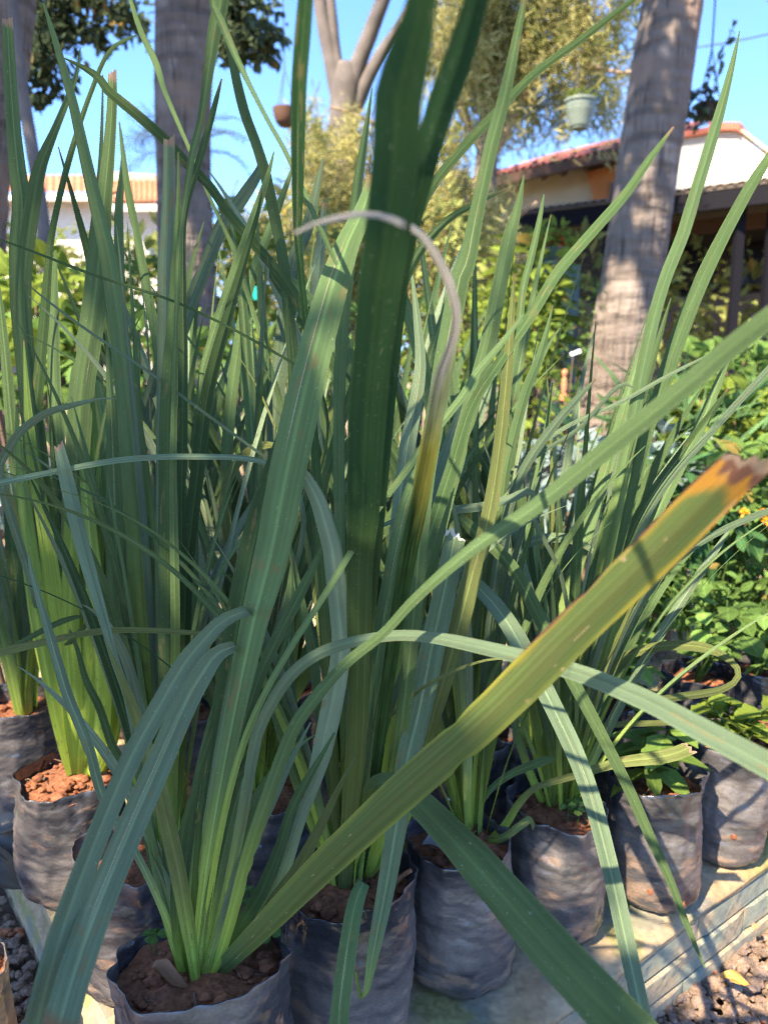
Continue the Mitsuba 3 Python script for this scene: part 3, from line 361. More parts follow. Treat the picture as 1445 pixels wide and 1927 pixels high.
('P1', 0, 0, '', -.042, .931, .374, -.66, .45, .60, .0050, -.030, .865, .435, -.75, .40, .53, .0066, -.024, .825, .477, -.83, .29, .47, .0075, -.031, .812, .467, -.91, .05, .41, .0093, -.035, .800, .456, -.96, -.07, .25, .0098, -.042, .782, .416, -.98, -.11, .19, .0103, -.048, .769, .373, -.98, -.14, .14, .0108, -.052, .760, .321, -.98, -.16, .12, .0114),
('P1', 7, 1, 'broken leaf hanging point down with a torn white end', -.047, .930, .374, .89, .13, .43, .0007, -.020, .806, .355, .69, .38, .61, .0045, -.011, .816, .402, .97, .14, -.22, .0080, -.000, .827, .456, .97, .14, -.21, .0103, .014, .841, .536, .97, .15, -.19, .0122, .026, .852, .610, .97, .14, -.22, .0135, .042, .866, .676, .96, .12, -.24, .0148, .057, .879, .749, .97, .13, -.23, .0148, .072, .890, .817, .97, .13, -.22, .0135, .079, .896, .854, .97, .13, -.21, .0128, .084, .900, .878, .97, .13, -.21, .0122),
('P1', 3, 0, 'olive leaf with a chewed edge', -.029, .970, .374, -.76, .46, .46, .0059, .033, .946, .501, -.80, .43, .41, .0071, .046, .932, .560, -.91, .33, .25, .0083, .060, .914, .641, -.91, .33, .26, .0100, .078, .897, .719, -.90, .34, .27, .0110, .088, .887, .768, -.91, .33, .25, .0114, .102, .874, .838, -.91, .34, .25, .0108, .113, .866, .883, -.92, .33, .22, .0094, .122, .858, .946, -.93, .33, .15, .0080, .127, .851, 1.005, -.94, .32, .09, .0070, .130, .846, 1.061, -.94, .32, .07, .0057, .132, .843, 1.105, -.95, .32, .06, .0042, .134, .840, 1.161, -.95, .32, .06, .0008),
('P1', 3, 0, 'thin stalk with a dry split end', -.050, .981, .374, -1.00, -.01, .07, .0015, -.034, .899, .613, -.97, .08, .23, .0016, .011, .870, .666, -.63, .33, .70, .0019, .042, .850, .704, -.58, .34, .74, .0018, .071, .832, .730, -.42, .37, .83, .0018, .103, .814, .751, -.25, .37, .89, .0014, .129, .800, .760, -.12, .37, .92, .0011),
('P1', 0, 0, '', -.065, .977, .374, -.93, .05, -.36, .0070, -.100, .981, .466, -.94, .06, -.34, .0088, -.126, .984, .545, -.96, .09, -.27, .0080, -.143, .982, .617, -.98, .13, -.17, .0075, -.154, .975, .701, -.99, .14, -.09, .0066, -.162, .961, .798, -.99, .15, -.05, .0043, -.166, .951, .855, -.99, .15, -.03, .0010),
('P1', 0, 0, '', -.059, .980, .374, -.80, -.54, -.25, .0062, -.088, .962, .504, -.77, -.56, -.29, .0075, -.104, .955, .542, -.77, -.57, -.29, .0081, -.114, .946, .604, -.85, -.50, -.14, .0080, -.119, .943, .678, -.89, -.46, -.02, .0079, -.118, .947, .767, -.89, -.44, .07, .0064, -.114, .956, .833, -.89, -.43, .10, .0014),
('P1', 0, 0, '', -.055, .981, .374, -.97, .22, -.09, .0055, -.068, .977, .495, -.97, .21, -.11, .0065, -.076, .974, .550, -.97, .20, -.12, .0064, -.085, .970, .623, -.97, .21, -.08, .0067, -.091, .965, .698, -.97, .20, -.12, .0066, -.109, .959, .798, -.97, .19, -.16, .0050, -.120, .955, .867, -.97, .19, -.15, .0010),
('P1', 2, 0, '', -.053, .981, .374, -.92, -.39, .01, .0062, -.052, .985, .493, -.91, -.40, -.01, .0084, -.059, .987, .608, -.90, -.43, -.07, .0091, -.071, .985, .734, -.89, -.44, -.12, .0081, -.089, .977, .863, -.88, -.45, -.16, .0072, -.106, .963, .978, -.88, -.45, -.14, .0055, -.111, .944, 1.098, -.89, -.44, -.11, .0027, -.112, .935, 1.146, -.89, -.44, -.10, .0007),
('P1', 2, 0, '', -.048, .981, .374, -.87, .45, .18, .0057, -.022, .945, .591, -.85, .47, .22, .0090, .011, .915, .744, -.80, .51, .31, .0100, .048, .891, .861, -.78, .52, .34, .0088, .075, .872, .956, -.79, .52, .32, .0078, .091, .860, 1.016, -.75, .52, .41, .0064, .122, .848, 1.072, -.69, .52, .51, .0056, .153, .838, 1.121, -.68, .52, .53, .0061, .181, .828, 1.168, -.65, .50, .57, .0062, .209, .820, 1.201, -.60, .49, .63, .0058, .233, .814, 1.229, -.64, .51, .58, .0052, .256, .806, 1.264, -.66, .52, .55, .0037, .275, .800, 1.291, -.64, .50, .58, .0008),
('P1', 2, 0, '', -.057, .981, .374, -.98, -.16, .07, .0045, -.029, .940, .665, -.98, -.17, .06, .0068, -.014, .903, .878, -.98, -.17, .04, .0063, .004, .855, 1.095, -.98, -.17, .08, .0057, .019, .840, 1.148, -.94, -.18, .28, .0050, .034, .831, 1.178, -.86, -.21, .47, .0049, .051, .823, 1.199, -.72, -.24, .65, .0040, .073, .815, 1.216, -.56, -.28, .78, .0029, .098, .807, 1.227, -.46, -.30, .84, .0018, .120, .800, 1.236, -.44, -.30, .85, .0005),
('P1', 2, 0, '', -.052, .981, .374, -1.00, .07, -.06, .0052, -.075, .948, .732, -1.00, .07, -.04, .0061, -.078, .927, .886, -.99, .10, .11, .0058, -.050, .906, 1.001, -.94, .14, .31, .0053, -.013, .883, 1.102, -.91, .14, .39, .0050, .023, .859, 1.187, -.90, .14, .40, .0051, .037, .846, 1.226, -.88, .12, .46, .0050, .055, .835, 1.254, -.76, .08, .64, .0049, .081, .822, 1.282, -.69, .05, .72, .0048, .106, .809, 1.305, -.65, .04, .76, .0044, .143, .789, 1.337, -.58, .01, .82, .0037, .180, .770, 1.358, -.52, -.02, .86, .0031, .217, .748, 1.380, -.54, -.01, .84, .0019, .230, .740, 1.389, -.57, .01, .82, .0007),
('P1', 0, 0, '', -.050, .981, .374, -.92, -.39, -.05, .0047, -.052, .919, .874, -.92, -.39, -.05, .0067, -.049, .894, 1.061, -.92, -.39, -.00, .0076, -.036, .879, 1.185, -.92, -.39, .06, .0067, -.026, .870, 1.263, -.91, -.40, .08, .0053, -.018, .864, 1.308, -.91, -.40, .11, .0029, -.012, .860, 1.345, -.91, -.40, .09, .0006),
('P1', 1, 0, '', -.036, .977, .374, -.92, .38, .12, .0054, .005, .970, .725, -.92, .38, .11, .0087, .015, .962, .866, -.92, .37, .11, .0092, .027, .953, .966, -.91, .38, .16, .0103, .042, .943, 1.061, -.92, .38, .11, .0073, .038, .936, 1.122, -.92, .38, -.05, .0046, .030, .928, 1.180, -.92, .39, -.09, .0010),
('P2', 0, 0, '', .131, 1.104, .377, -.95, -.28, -.16, .0052, .115, 1.074, .526, -.94, -.28, -.17, .0066, .088, 1.022, .744, -.94, -.28, -.17, .0069, .078, .994, .852, -.96, -.26, -.09, .0051, .084, .988, .879, -.27, -.13, .96, .0058, .116, .977, .861, .51, -.24, .83, .0082, .150, .966, .832, .65, -.29, .70, .0089, .175, .955, .796, .75, -.34, .56, .0092, .193, .945, .761, .78, -.36, .50, .0092, .227, .928, .696, .78, -.36, .51, .0084, .249, .919, .656, .78, -.36, .51, .0081, .278, .907, .601, .79, -.37, .48, .0077, .305, .896, .547, .80, -.39, .46, .0073, .327, .887, .498, .81, -.40, .44, .0066, .350, .878, .449, .81, -.42, .41, .0056, .373, .869, .390, .81, -.43, .40, .0042, .396, .860, .336, .81, -.42, .41, .0007),
('P2', 1, 0, '', .133, 1.104, .377, -.95, .31, -.00, .0059, .110, 1.036, .585, -.95, .31, .00, .0069, .090, .967, .761, -.95, .30, .01, .0063, .084, .945, .812, -.90, .35, .25, .0048, .095, .938, .821, -.48, -.39, -.78, .0067, .114, .923, .805, -.77, -.32, -.55, .0093, .135, .905, .784, -.84, -.28, -.46, .0105, .157, .881, .752, -.90, -.24, -.37, .0113, .180, .849, .710, -.92, -.22, -.32, .0110, .199, .819, .672, -.94, -.19, -.27, .0107, .216, .785, .630, -.97, -.14, -.19, .0101, .227, .746, .583, -.99, -.09, -.11, .0094, .233, .709, .542, -1.00, -.05, -.07, .0091, .237, .663, .497, -1.00, -.04, -.05, .0084, .240, .620, .463, -1.00, -.03, -.05, .0080),
('P2', 6, 0, '', .133, 1.104, .377, -.97, -.23, .01, .0061, .133, 1.112, .576, -.98, -.22, .01, .0068, .137, 1.100, .720, -.98, -.20, .03, .0062, .145, 1.087, .802, -.98, -.18, .07, .0032, .149, 1.081, .834, -.98, -.18, .08, .0008),
('P2', 0, 0, '', .142, 1.102, .377, -.87, .48, .10, .0069, .144, 1.084, .479, -.87, .48, .09, .0084, .149, 1.066, .652, -.87, .48, .05, .0072, .154, 1.071, .752, -.88, .48, .01, .0048, .159, 1.080, .819, -.88, .48, .00, .0008),
('P2', 0, 0, '', .139, 1.096, .377, -.99, -.09, .06, .0059, .158, 1.080, .687, -.99, -.10, .04, .0071, .165, 1.067, .919, -.99, -.10, .05, .0071, .175, 1.064, .975, -.98, -.09, .20, .0071, .189, 1.060, 1.036, -.96, -.09, .27, .0070, .204, 1.057, 1.079, -.96, -.08, .25, .0054, .219, 1.053, 1.147, -.98, -.08, .21, .0007),
('P2', 0, 0, '', .144, 1.096, .377, -.92, .39, .02, .0059, .151, 1.098, .760, -.92, .40, .04, .0055, .165, 1.082, 1.019, -.91, .40, .10, .0052, .179, 1.068, 1.131, -.90, .40, .15, .0051, .182, 1.063, 1.171, -.90, .40, .18, .0047, .190, 1.056, 1.210, -.89, .39, .23, .0046, .197, 1.049, 1.251, -.89, .40, .21, .0035, .201, 1.044, 1.282, -.89, .40, .20, .0007),
('P2', 1, 0, '', .144, 1.096, .377, -.99, -.11, .01, .0059, .153, 1.058, .771, -.99, -.10, .06, .0061, .178, 1.054, .906, -.96, -.06, .27, .0067, .208, 1.054, .965, -.85, -.05, .52, .0066, .243, 1.056, 1.011, -.77, -.06, .64, .0059, .280, 1.057, 1.052, -.74, -.06, .67, .0011),
('P2', 3, 1, 'dark olive leaf cut off square in front of the seedling', .152, 1.062, .377, -.45, .70, .56, .0041, .174, 1.058, .401, -.57, .66, .48, .0061, .198, 1.048, .451, -.56, .66, .50, .0052, .222, 1.041, .478, -.26, .71, .65, .0043, .270, 1.028, .502, -.15, .71, .69, .0054, .316, 1.014, .526, -.08, .70, .71, .0069, .383, .990, .551, -.07, .70, .71, .0093, .408, .980, .568, -.18, .71, .68, .0095),
('P2', 0, 0, '', .118, 1.082, .377, -.94, -.32, -.09, .0077, .110, 1.091, .433, -.95, -.31, -.07, .0102, .101, 1.099, .514, -.96, -.28, -.04, .0110, .099, 1.097, .640, -.97, -.25, -.02, .0083, .103, 1.073, .767, -.97, -.23, -.02, .0032, .105, 1.058, .824, -.97, -.22, -.02, .0008),
('P2', 3, 0, '', .126, 1.082, .377, -.90, .44, .02, .0077, .123, 1.072, .460, -.91, .42, -.02, .0100, .112, 1.061, .574, -.90, .43, .01, .0097, .117, 1.056, .695, -.88, .47, .07, .0071, .130, 1.059, .809, -.88, .48, .09, .0016),
('P2', 0, 0, '', .135, 1.096, .377, -.89, .17, .41, .0033, .167, 1.103, .443, -.80, .24, .56, .0049, .202, 1.100, .470, -.49, .33, .81, .0061, .235, 1.093, .488, -.36, .34, .87, .0069, .258, 1.086, .499, -.32, .34, .88, .0012),
('P2', 3, 1, 'cut stub of a leaf', .150, 1.061, .377, -.20, .65, .73, .0048, .184, 1.030, .414, -.32, .66, .67, .0054, .205, 1.038, .425, -.21, .63, .74, .0054, .220, 1.057, .401, .59, .40, .70, .0036),
('P3', 6, 0, '', .290, 1.169, .369, -1.00, .05, .08, .0062, .311, 1.132, .643, -1.00, .05, .08, .0108, .321, 1.110, .797, -1.00, .05, .09, .0111, .333, 1.092, .915, -.99, .05, .10, .0108, .340, 1.081, .990, -.99, .05, .10, .0098, .344, 1.071, 1.048, -.99, .05, .10, .0089, .351, 1.060, 1.117, -.99, .05, .14, .0087, .361, 1.050, 1.176, -.97, .03, .23, .0082, .380, 1.039, 1.242, -.97, .03, .24, .0083, .391, 1.029, 1.299, -.98, .05, .19, .0075, .401, 1.019, 1.352, -.98, .05, .18, .0067, .409, 1.009, 1.404, -.99, .06, .14, .0042, .414, 1.000, 1.453, -.99, .07, .12, .0006),
('P3', 0, 0, '', .288, 1.161, .369, -.88, .46, .11, .0069, .308, 1.145, .596, -.88, .47, .13, .0116, .334, 1.127, .793, -.86, .48, .17, .0131, .354, 1.113, .913, -.86, .48, .20, .0135, .365, 1.102, .989, -.84, .48, .25, .0128, .381, 1.093, 1.040, -.83, .48, .30, .0118, .391, 1.084, 1.090, -.83, .48, .27, .0109, .401, 1.076, 1.131, -.82, .47, .33, .0104, .421, 1.062, 1.198, -.81, .46, .37, .0095, .437, 1.052, 1.241, -.79, .45, .41, .0083, .453, 1.041, 1.281, -.78, .43, .46, .0074, .477, 1.026, 1.331, -.77, .43, .46, .0040, .485, 1.020, 1.353, -.79, .46, .41, .0007),
('P3', 1, 0, '', .294, 1.169, .369, -1.00, .04, .03, .0053, .297, 1.125, .544, -.99, .07, .10, .0075, .323, 1.078, .727, -.97, .11, .23, .0063, .376, 1.034, .918, -.92, .11, .37, .0047, .415, 1.021, .975, -.80, .09, .59, .0046, .454, 1.010, 1.028, -.79, .09, .61, .0045, .489, 1.000, 1.075, -.79, .09, .61, .0041),
('P3', 6, 0, '', .296, 1.177, .369, -.75, .64, .16, .0074, .331, 1.167, .569, -.74, .65, .19, .0098, .382, 1.156, .786, -.72, .66, .23, .0102, .415, 1.150, .881, -.69, .66, .29, .0092, .437, 1.147, .935, -.68, .66, .32, .0087, .459, 1.144, .989, -.69, .66, .29, .0082, .473, 1.141, 1.034, -.70, .66, .27, .0065, .493, 1.137, 1.095, -.70, .66, .27, .0016),
('P3', 6, 0, '', .281, 1.169, .369, -.99, -.12, .02, .0073, .282, 1.181, .537, -.99, -.12, .00, .0086, .281, 1.179, .652, -.99, -.12, -.05, .0084, .273, 1.170, .741, -.98, -.14, -.12, .0074, .263, 1.155, .827, -.98, -.14, -.15, .0059, .256, 1.143, .885, -.98, -.13, -.15, .0012),
('P3', 1, 0, '', .296, 1.161, .369, -.70, .63, .32, .0053, .330, 1.146, .473, -.70, .64, .32, .0077, .380, 1.131, .607, -.68, .65, .34, .0071, .423, 1.127, .695, -.66, .65, .36, .0070, .473, 1.130, .779, -.66, .66, .37, .0061, .513, 1.134, .843, -.66, .66, .36, .0008),
('P3', 1, 0, '', .290, 1.169, .369, -.97, .17, .16, .0044, .313, 1.127, .561, -.95, .20, .22, .0057, .351, 1.090, .699, -.90, .24, .36, .0055, .383, 1.064, .777, -.80, .25, .54, .0049, .425, 1.038, .834, -.65, .24, .72, .0047, .463, 1.019, .864, -.50, .20, .85, .0046, .499, 1.000, .886, -.46, .18, .87, .0045),
('P3', 3, 0, 'olive leaf curled round in a loop', .298, 1.169, .369, -.81, .56, .18, .0053, .319, 1.147, .534, -.77, .59, .25, .0060, .350, 1.128, .628, -.62, .64, .46, .0066, .378, 1.118, .652, -.22, .63, .74, .0066, .412, 1.106, .665, .01, .58, .82, .0073, .452, 1.091, .670, .23, .50, .84, .0080, .482, 1.077, .664, .54, .34, .77, .0059, .503, 1.064, .646, .93, .00, .36, .0043, .496, 1.055, .629, .54, -.32, -.78, .0043, .450, 1.036, .621, .14, -.24, -.96, .0054, .386, 1.010, .624, .06, -.22, -.97, .0052, .339, .990, .625, .07, -.22, -.97, .0015),
('P3', 3, 0, '', .290, 1.169, .369, -1.00, .09, .01, .0044, .290, 1.154, .487, -.96, .18, .23, .0042, .321, 1.150, .517, -.32, .31, .89, .0046, .384, 1.147, .523, -.06, .28, .96, .0046, .470, 1.150, .526, -.09, .29, .95, .0038, .503, 1.152, .532, -.19, .32, .93, .0013),
('P3', 6, 0, '', .277, 1.169, .369, -.86, .50, -.08, .0073, .256, 1.167, .569, -.84, .54, .00, .0089, .275, 1.164, .700, -.79, .59, .18, .0104, .314, 1.155, .867, -.77, .60, .22, .0101, .338, 1.147, .970, -.77, .60, .22, .0091, .352, 1.140, 1.039, -.77, .60, .23, .0073, .368, 1.133, 1.106, -.76, .60, .27, .0048, .385, 1.126, 1.163, -.75, .59, .29, .0012),
('P3', 6, 0, '', .290, 1.169, .369, -.99, -.15, .00, .0066, .296, 1.134, .626, -.99, -.14, .04, .0098, .316, 1.118, .795, -.98, -.13, .14, .0103, .339, 1.115, .912, -.97, -.12, .20, .0092, .358, 1.116, 1.003, -.97, -.12, .23, .0066, .383, 1.122, 1.106, -.96, -.12, .25, .0041, .398, 1.127, 1.163, -.96, -.12, .25, .0008),
('P3', 0, 0, '', .272, 1.169, .369, -.88, .44, -.16, .0064, .229, 1.155, .575, -.88, .45, -.13, .0097, .211, 1.147, .706, -.87, .49, -.04, .0094, .210, 1.141, .830, -.85, .52, .08, .0075, .229, 1.137, .948, -.84, .53, .13, .0049, .240, 1.134, 1.047, -.84, .53, .11, .0012),
('P3', 2, 0, '', .302, 1.169, .369, -.99, -.02, .15, .0064, .339, 1.172, .611, -.99, -.02, .14, .0106, .359, 1.167, .758, -.98, -.01, .19, .0104, .387, 1.159, .858, -.93, .01, .37, .0093, .427, 1.150, .931, -.87, .01, .50, .0075, .465, 1.140, .994, -.87, .01, .50, .0057, .489, 1.132, 1.039, -.88, .02, .47, .0012),
('P3', 6, 0, '', .279, 1.161, .369, -.85, .51, .10, .0071, .287, 1.136, .557, -.85, .52, .11, .0101, .301, 1.121, .714, -.83, .53, .14, .0106, .327, 1.117, .866, -.82, .54, .18, .0095, .358, 1.122, .965, -.80, .55, .23, .0063, .382, 1.126, 1.032, -.80, .55, .25, .0012),
('P3', 6, 0, '', .262, 1.166, .369, -.87, -.29, -.39, .0062, .221, 1.161, .465, -.90, -.26, -.34, .0070, .197, 1.157, .547, -.94, -.21, -.27, .0060, .178, 1.154, .618, -.94, -.21, -.26, .0013),
('P3', 1, 0, '', .290, 1.169, .369, -.96, .20, -.21, .0043, .231, 1.179, .652, -.95, .19, -.23, .0050, .188, 1.167, .782, -.97, .23, -.04, .0057, .220, 1.160, .809, -.37, .35, .86, .0068, .260, 1.153, .818, .02, .29, .96, .0076, .291, 1.147, .812, .43, .17, .88, .0060, .317, 1.140, .793, .60, .11, .79, .0020),
('P3', 1, 0, '', .298, 1.169, .369, -.99, .08, -.10, .0035, .247, 1.051, .773, -.98, .06, -.18, .0030, .193, 1.016, .883, -.92, -.02, -.39, .0035, .191, 1.008, .909, -.43, -.16, -.89, .0049, .162, 1.000, .901, .30, -.32, -.90, .0055, .117, .987, .892, .22, -.32, -.92, .0058, .081, .977, .890, .14, -.31, -.94, .0051, .045, .967, .888, .21, -.31, -.93, .0040, .018, .960, .882, .37, -.31, -.88, .0033, -.015, .950, .868, .44, -.30, -.85, .0010),
('P3', 1, 0, '', .281, 1.169, .369, -.95, .23, -.21, .0026, .207, 1.138, .666, -.95, .23, -.21, .0028, .158, 1.113, .866, -.96, .27, .01, .0027, .199, 1.100, .944, -.70, .33, .63, .0030, .261, 1.087, .993, -.47, .31, .83, .0030, .328, 1.074, 1.026, -.41, .30, .86, .0029, .386, 1.061, 1.062, -.43, .30, .85, .0025, .436, 1.050, 1.089, -.41, .29, .86, .0007),
('P3', 1, 0, '', .281, 1.169, .369, -.98, -.01, -.19, .0026, .222, 1.136, .667, -.98, -.01, -.21, .0028, .180, 1.101, .838, -.99, .01, -.10, .0027, .195, 1.072, .933, -.87, .08, .48, .0029, .257, 1.040, .989, -.71, .08, .70, .0028, .298, 1.009, 1.045, -.65, .06, .76, .0027, .315, 1.000, 1.042, .10, -.16, .98, .0007),
('PL', 6, 0, '', -.519, 1.243, .382, -.99, -.09, -.08, .0164, -.533, 1.226, .591, -.99, -.10, -.08, .0176, -.547, 1.215, .746, -.99, -.10, -.11, .0153, -.563, 1.208, .875, -.99, -.10, -.09, .0132, -.568, 1.205, .982, -1.00, -.09, -.02, .0095, -.568, 1.203, 1.101, -1.00, -.09, -.01, .0072, -.570, 1.202, 1.201, -1.00, -.09, -.02, .0021),
('PL', 6, 1, '', -.528, 1.246, .382, -.77, -.64, -.07, .0132, -.535, 1.230, .589, -.77, -.64, -.08, .0154, -.540, 1.213, .772, -.77, -.63, -.05, .0148, -.530, 1.190, .983, -.78, -.63, -.04, .0141, -.524, 1.169, 1.137, -.78, -.63, -.04, .0135, -.514, 1.156, 1.224, -.78, -.63, .02, .0132, -.499, 1.143, 1.299, -.78, -.63, -.01, .0125, -.498, 1.135, 1.339, -.78, -.62, -.07, .0112, -.494, 1.124, 1.396, -.78, -.62, -.06, .0092, -.487, 1.110, 1.463, -.78, -.62, -.04, .0079, -.481, 1.100, 1.508, -.78, -.63, -.03, .0067),
('PL', 6, 1, '', -.508, 1.238, .382, -.99, -.13, .07, .0140, -.482, 1.183, .651, -.99, -.12, .08, .0173, -.460, 1.146, .829, -.99, -.11, .12, .0196, -.435, 1.119, .965, -.98, -.10, .16, .0172, -.419, 1.104, 1.042, -.97, -.10, .23, .0172, -.391, 1.088, 1.140, -.96, -.09, .25, .0163, -.377, 1.079, 1.200, -.97, -.09, .21, .0160, -.370, 1.074, 1.233, -.98, -.09, .18, .0129, -.361, 1.068, 1.277, -.98, -.09, .18, .0099, -.352, 1.063, 1.321, -.98, -.09, .19, .0081, -.341, 1.056, 1.379, -.99, -.08, .15, .0065, -.335, 1.050, 1.427, -.99, -.07, .11, .0051),
('PL', 6, 0, '', -.525, 1.247, .382, -.72, -.69, -.07, .0116, -.520, 1.210, .686, -.72, -.69, -.08, .0144, -.517, 1.182, .903, -.72, -.69, -.08, .0137, -.515, 1.160, 1.062, -.72, -.69, -.07, .0123, -.508, 1.146, 1.165, -.72, -.69, .02, .0112, -.479, 1.129, 1.283, -.71, -.70, .11, .0108, -.455, 1.120, 1.346, -.68, -.71, .20, .0079, -.435, 1.115, 1.379, -.65, -.71, .27, .0052, -.405, 1.107, 1.430, -.68, -.70, .22, .0033, -.390, 1.100, 1.473, -.71, -.69, .14, .0007),
('PL', 2, 0, '', -.520, 1.247, .382, -1.00, -.08, -.04, .0087, -.531, 1.216, .684, -1.00, -.08, -.02, .0091, -.525, 1.187, .903, -1.00, -.07, .05, .0086, -.512, 1.169, 1.015, -.98, -.06, .17, .0083, -.480, 1.145, 1.145, -.97, -.06, .23, .0072, -.461, 1.128, 1.220, -.96, -.07, .28, .0051, -.436, 1.111, 1.288, -.93, -.07, .36, .0042, -.415, 1.099, 1.334, -.91, -.08, .42, .0041, -.393, 1.087, 1.376, -.87, -.08, .48, .0033, -.363, 1.071, 1.425, -.84, -.09, .54, .0028, -.339, 1.060, 1.455, -.70, -.11, .70, .0025, -.322, 1.055, 1.463, -.35, -.11, .93, .0021, -.302, 1.050, 1.468, -.24, -.10, .97, .0007),
('PL', 1, 0, '', -.505, 1.243, .382, -.75, -.66, .10, .0120, -.436, 1.213, .685, -.75, -.66, .12, .0159, -.373, 1.193, .943, -.74, -.65, .16, .0134, -.334, 1.188, 1.062, -.72, -.64, .28, .0113, -.299, 1.187, 1.116, -.69, -.63, .36, .0108, -.278, 1.187, 1.169, -.71, -.63, .30, .0111, -.255, 1.187, 1.221, -.71, -.63, .32, .0111, -.235, 1.188, 1.265, -.66, -.64, .40, .0110, -.208, 1.189, 1.300, -.61, -.64, .47, .0101, -.181, 1.190, 1.338, -.68, -.63, .38, .0075, -.172, 1.191, 1.367, -.76, -.60, .25, .0013),
('PL', 6, 0, '', -.512, 1.238, .382, -1.00, -.03, .05, .0144, -.503, 1.231, .543, -1.00, -.04, .01, .0206, -.507, 1.224, .700, -1.00, -.05, -.01, .0182, -.505, 1.217, .831, -1.00, -.05, .01, .0151, -.502, 1.209, .982, -1.00, -.04, .04, .0113, -.491, 1.201, 1.140, -.99, -.04, .09, .0084, -.478, 1.195, 1.237, -.99, -.04, .13, .0016),
('PL', 6, 0, '', -.516, 1.236, .382, -.73, -.67, .15, .0139, -.490, 1.239, .521, -.72, -.68, .12, .0196, -.473, 1.240, .650, -.72, -.69, .10, .0183, -.450, 1.238, .810, -.72, -.68, .10, .0160, -.420, 1.231, .980, -.73, -.68, .07, .0128, -.398, 1.218, 1.141, -.73, -.68, .02, .0097, -.384, 1.200, 1.290, -.73, -.68, .00, .0068, -.371, 1.190, 1.360, -.73, -.68, -.02, .0033, -.371, 1.183, 1.406, -.74, -.66, -.11, .0008),
('PL', 6, 0, '', -.518, 1.236, .382, -.99, -.10, -.08, .0125, -.527, 1.220, .519, -.99, -.10, -.08, .0168, -.537, 1.206, .661, -.99, -.10, -.07, .0136, -.543, 1.201, .775, -.99, -.09, -.05, .0106, -.550, 1.201, .901, -1.00, -.08, -.01, .0078, -.547, 1.206, 1.014, -1.00, -.08, .03, .0013),
('PL', 6, 0, '', -.512, 1.236, .382, -.75, -.65, .12, .0119, -.466, 1.215, .549, -.74, -.66, .08, .0144, -.433, 1.189, .735, -.73, -.68, .02, .0128, -.409, 1.162, .906, -.72, -.69, -.06, .0113, -.409, 1.134, 1.062, -.71, -.70, -.10, .0092, -.397, 1.105, 1.203, -.71, -.70, -.03, .0055, -.364, 1.075, 1.331, -.72, -.70, -.01, .0030, -.347, 1.050, 1.423, -.72, -.69, -.05, .0007),
('PL', 0, 0, '', -.519, 1.252, .382, -.95, -.31, -.06, .0046, -.506, 1.165, .614, -.96, -.26, .13, .0050, -.436, 1.105, .710, -.95, -.27, .12, .0035, -.465, 1.063, .711, -.27, .07, .96, .0042, -.493, 1.000, .702, -.38, .02, .93, .0032, -.507, .950, .696, -.39, .01, .92, .0020),
('PL', 1, 0, '', -.520, 1.247, .382, -.79, -.58, -.20, .0046, -.512, 1.109, .757, -.78, -.58, -.21, .0055, -.511, 1.039, .922, -.80, -.58, -.14, .0057, -.483, 1.018, .968, -.78, -.49, .39, .0052, -.452, 1.003, .995, -.61, -.37, .70, .0051, -.409, .985, 1.015, -.42, -.27, .87, .0044, -.371, .970, 1.024, -.30, -.22, .93, .0030, -.347, .961, 1.029, -.16, -.17, .97, .0016, -.319, .950, 1.030, -.06, -.13, .99, .0006),
('PL', 6, 0, '', -.483, 1.223, .382, -.99, -.05, .13, .0111, -.468, 1.224, .499, -.99, -.10, .01, .0155, -.481, 1.222, .638, -.99, -.13, -.06, .0134, -.483, 1.216, .763, -.99, -.12, .00, .0114, -.478, 1.205, .900, -.99, -.12, .03, .0085, -.471, 1.191, 1.031, -.99, -.12, .04, .0012),
('PL', 6, 0, '', -.484, 1.221, .382, -.83, -.52, .22, .0095, -.438, 1.201, .509, -.81, -.59, .07, .0129, -.432, 1.183, .651, -.78, -.62, .03, .0124, -.401, 1.170, .824, -.79, -.60, .12, .0111, -.373, 1.173, .984, -.79, -.60, .14, .0084, -.359, 1.183, 1.123, -.79, -.60, .12, .0017),
('PL', 10, 0, '', -.515, 1.229, .382, -.98, -.17, .06, .0097, -.491, 1.156, .574, -.99, -.17, .02, .0133, -.496, 1.145, .706, -.99, -.16, -.04, .0137, -.499, 1.136, .831, -.99, -.16, -.05, .0109, -.506, 1.128, .949, -.99, -.16, -.03, .0083, -.503, 1.122, 1.062, -.99, -.16, .02, .0027, -.501, 1.120, 1.105, -.99, -.16, .04, .0008),
('PL', 10, 0, '', -.509, 1.229, .382, -.88, -.47, .05, .0096, -.466, 1.167, .543, -.88, -.48, .07, .0132, -.451, 1.165, .657, -.87, -.48, .09, .0138, -.435, 1.158, .785, -.87, -.49, .06, .0122, -.423, 1.145, .908, -.87, -.50, .01, .0091, -.414, 1.128, 1.017, -.87, -.50, -.01, .0034, -.410, 1.120, 1.062, -.87, -.50, -.01, .0008),
('PL', 10, 0, '', -.499, 1.226, .382, -.91, .07, .40, .0086, -.438, 1.149, .533, -.96, .04, .27, .0132, -.426, 1.132, .652, -1.00, -.01, .05, .0132, -.426, 1.124, .753, -1.00, -.02, -.02, .0121, -.430, 1.124, .872, -1.00, -.02, -.05, .0086, -.438, 1.130, .972, -1.00, -.02, -.07, .0012),
('PL', 10, 0, '', -.492, 1.226, .382, -.85, -.48, .21, .0071, -.428, 1.175, .522, -.83, -.55, .14, .0117, -.409, 1.168, .656, -.79, -.60, .08, .0127, -.392, 1.162, .784, -.79, -.61, .06, .0116, -.380, 1.156, .907, -.79, -.61, .04, .0080, -.371, 1.150, 1.016, -.79, -.61, .03, .0008),
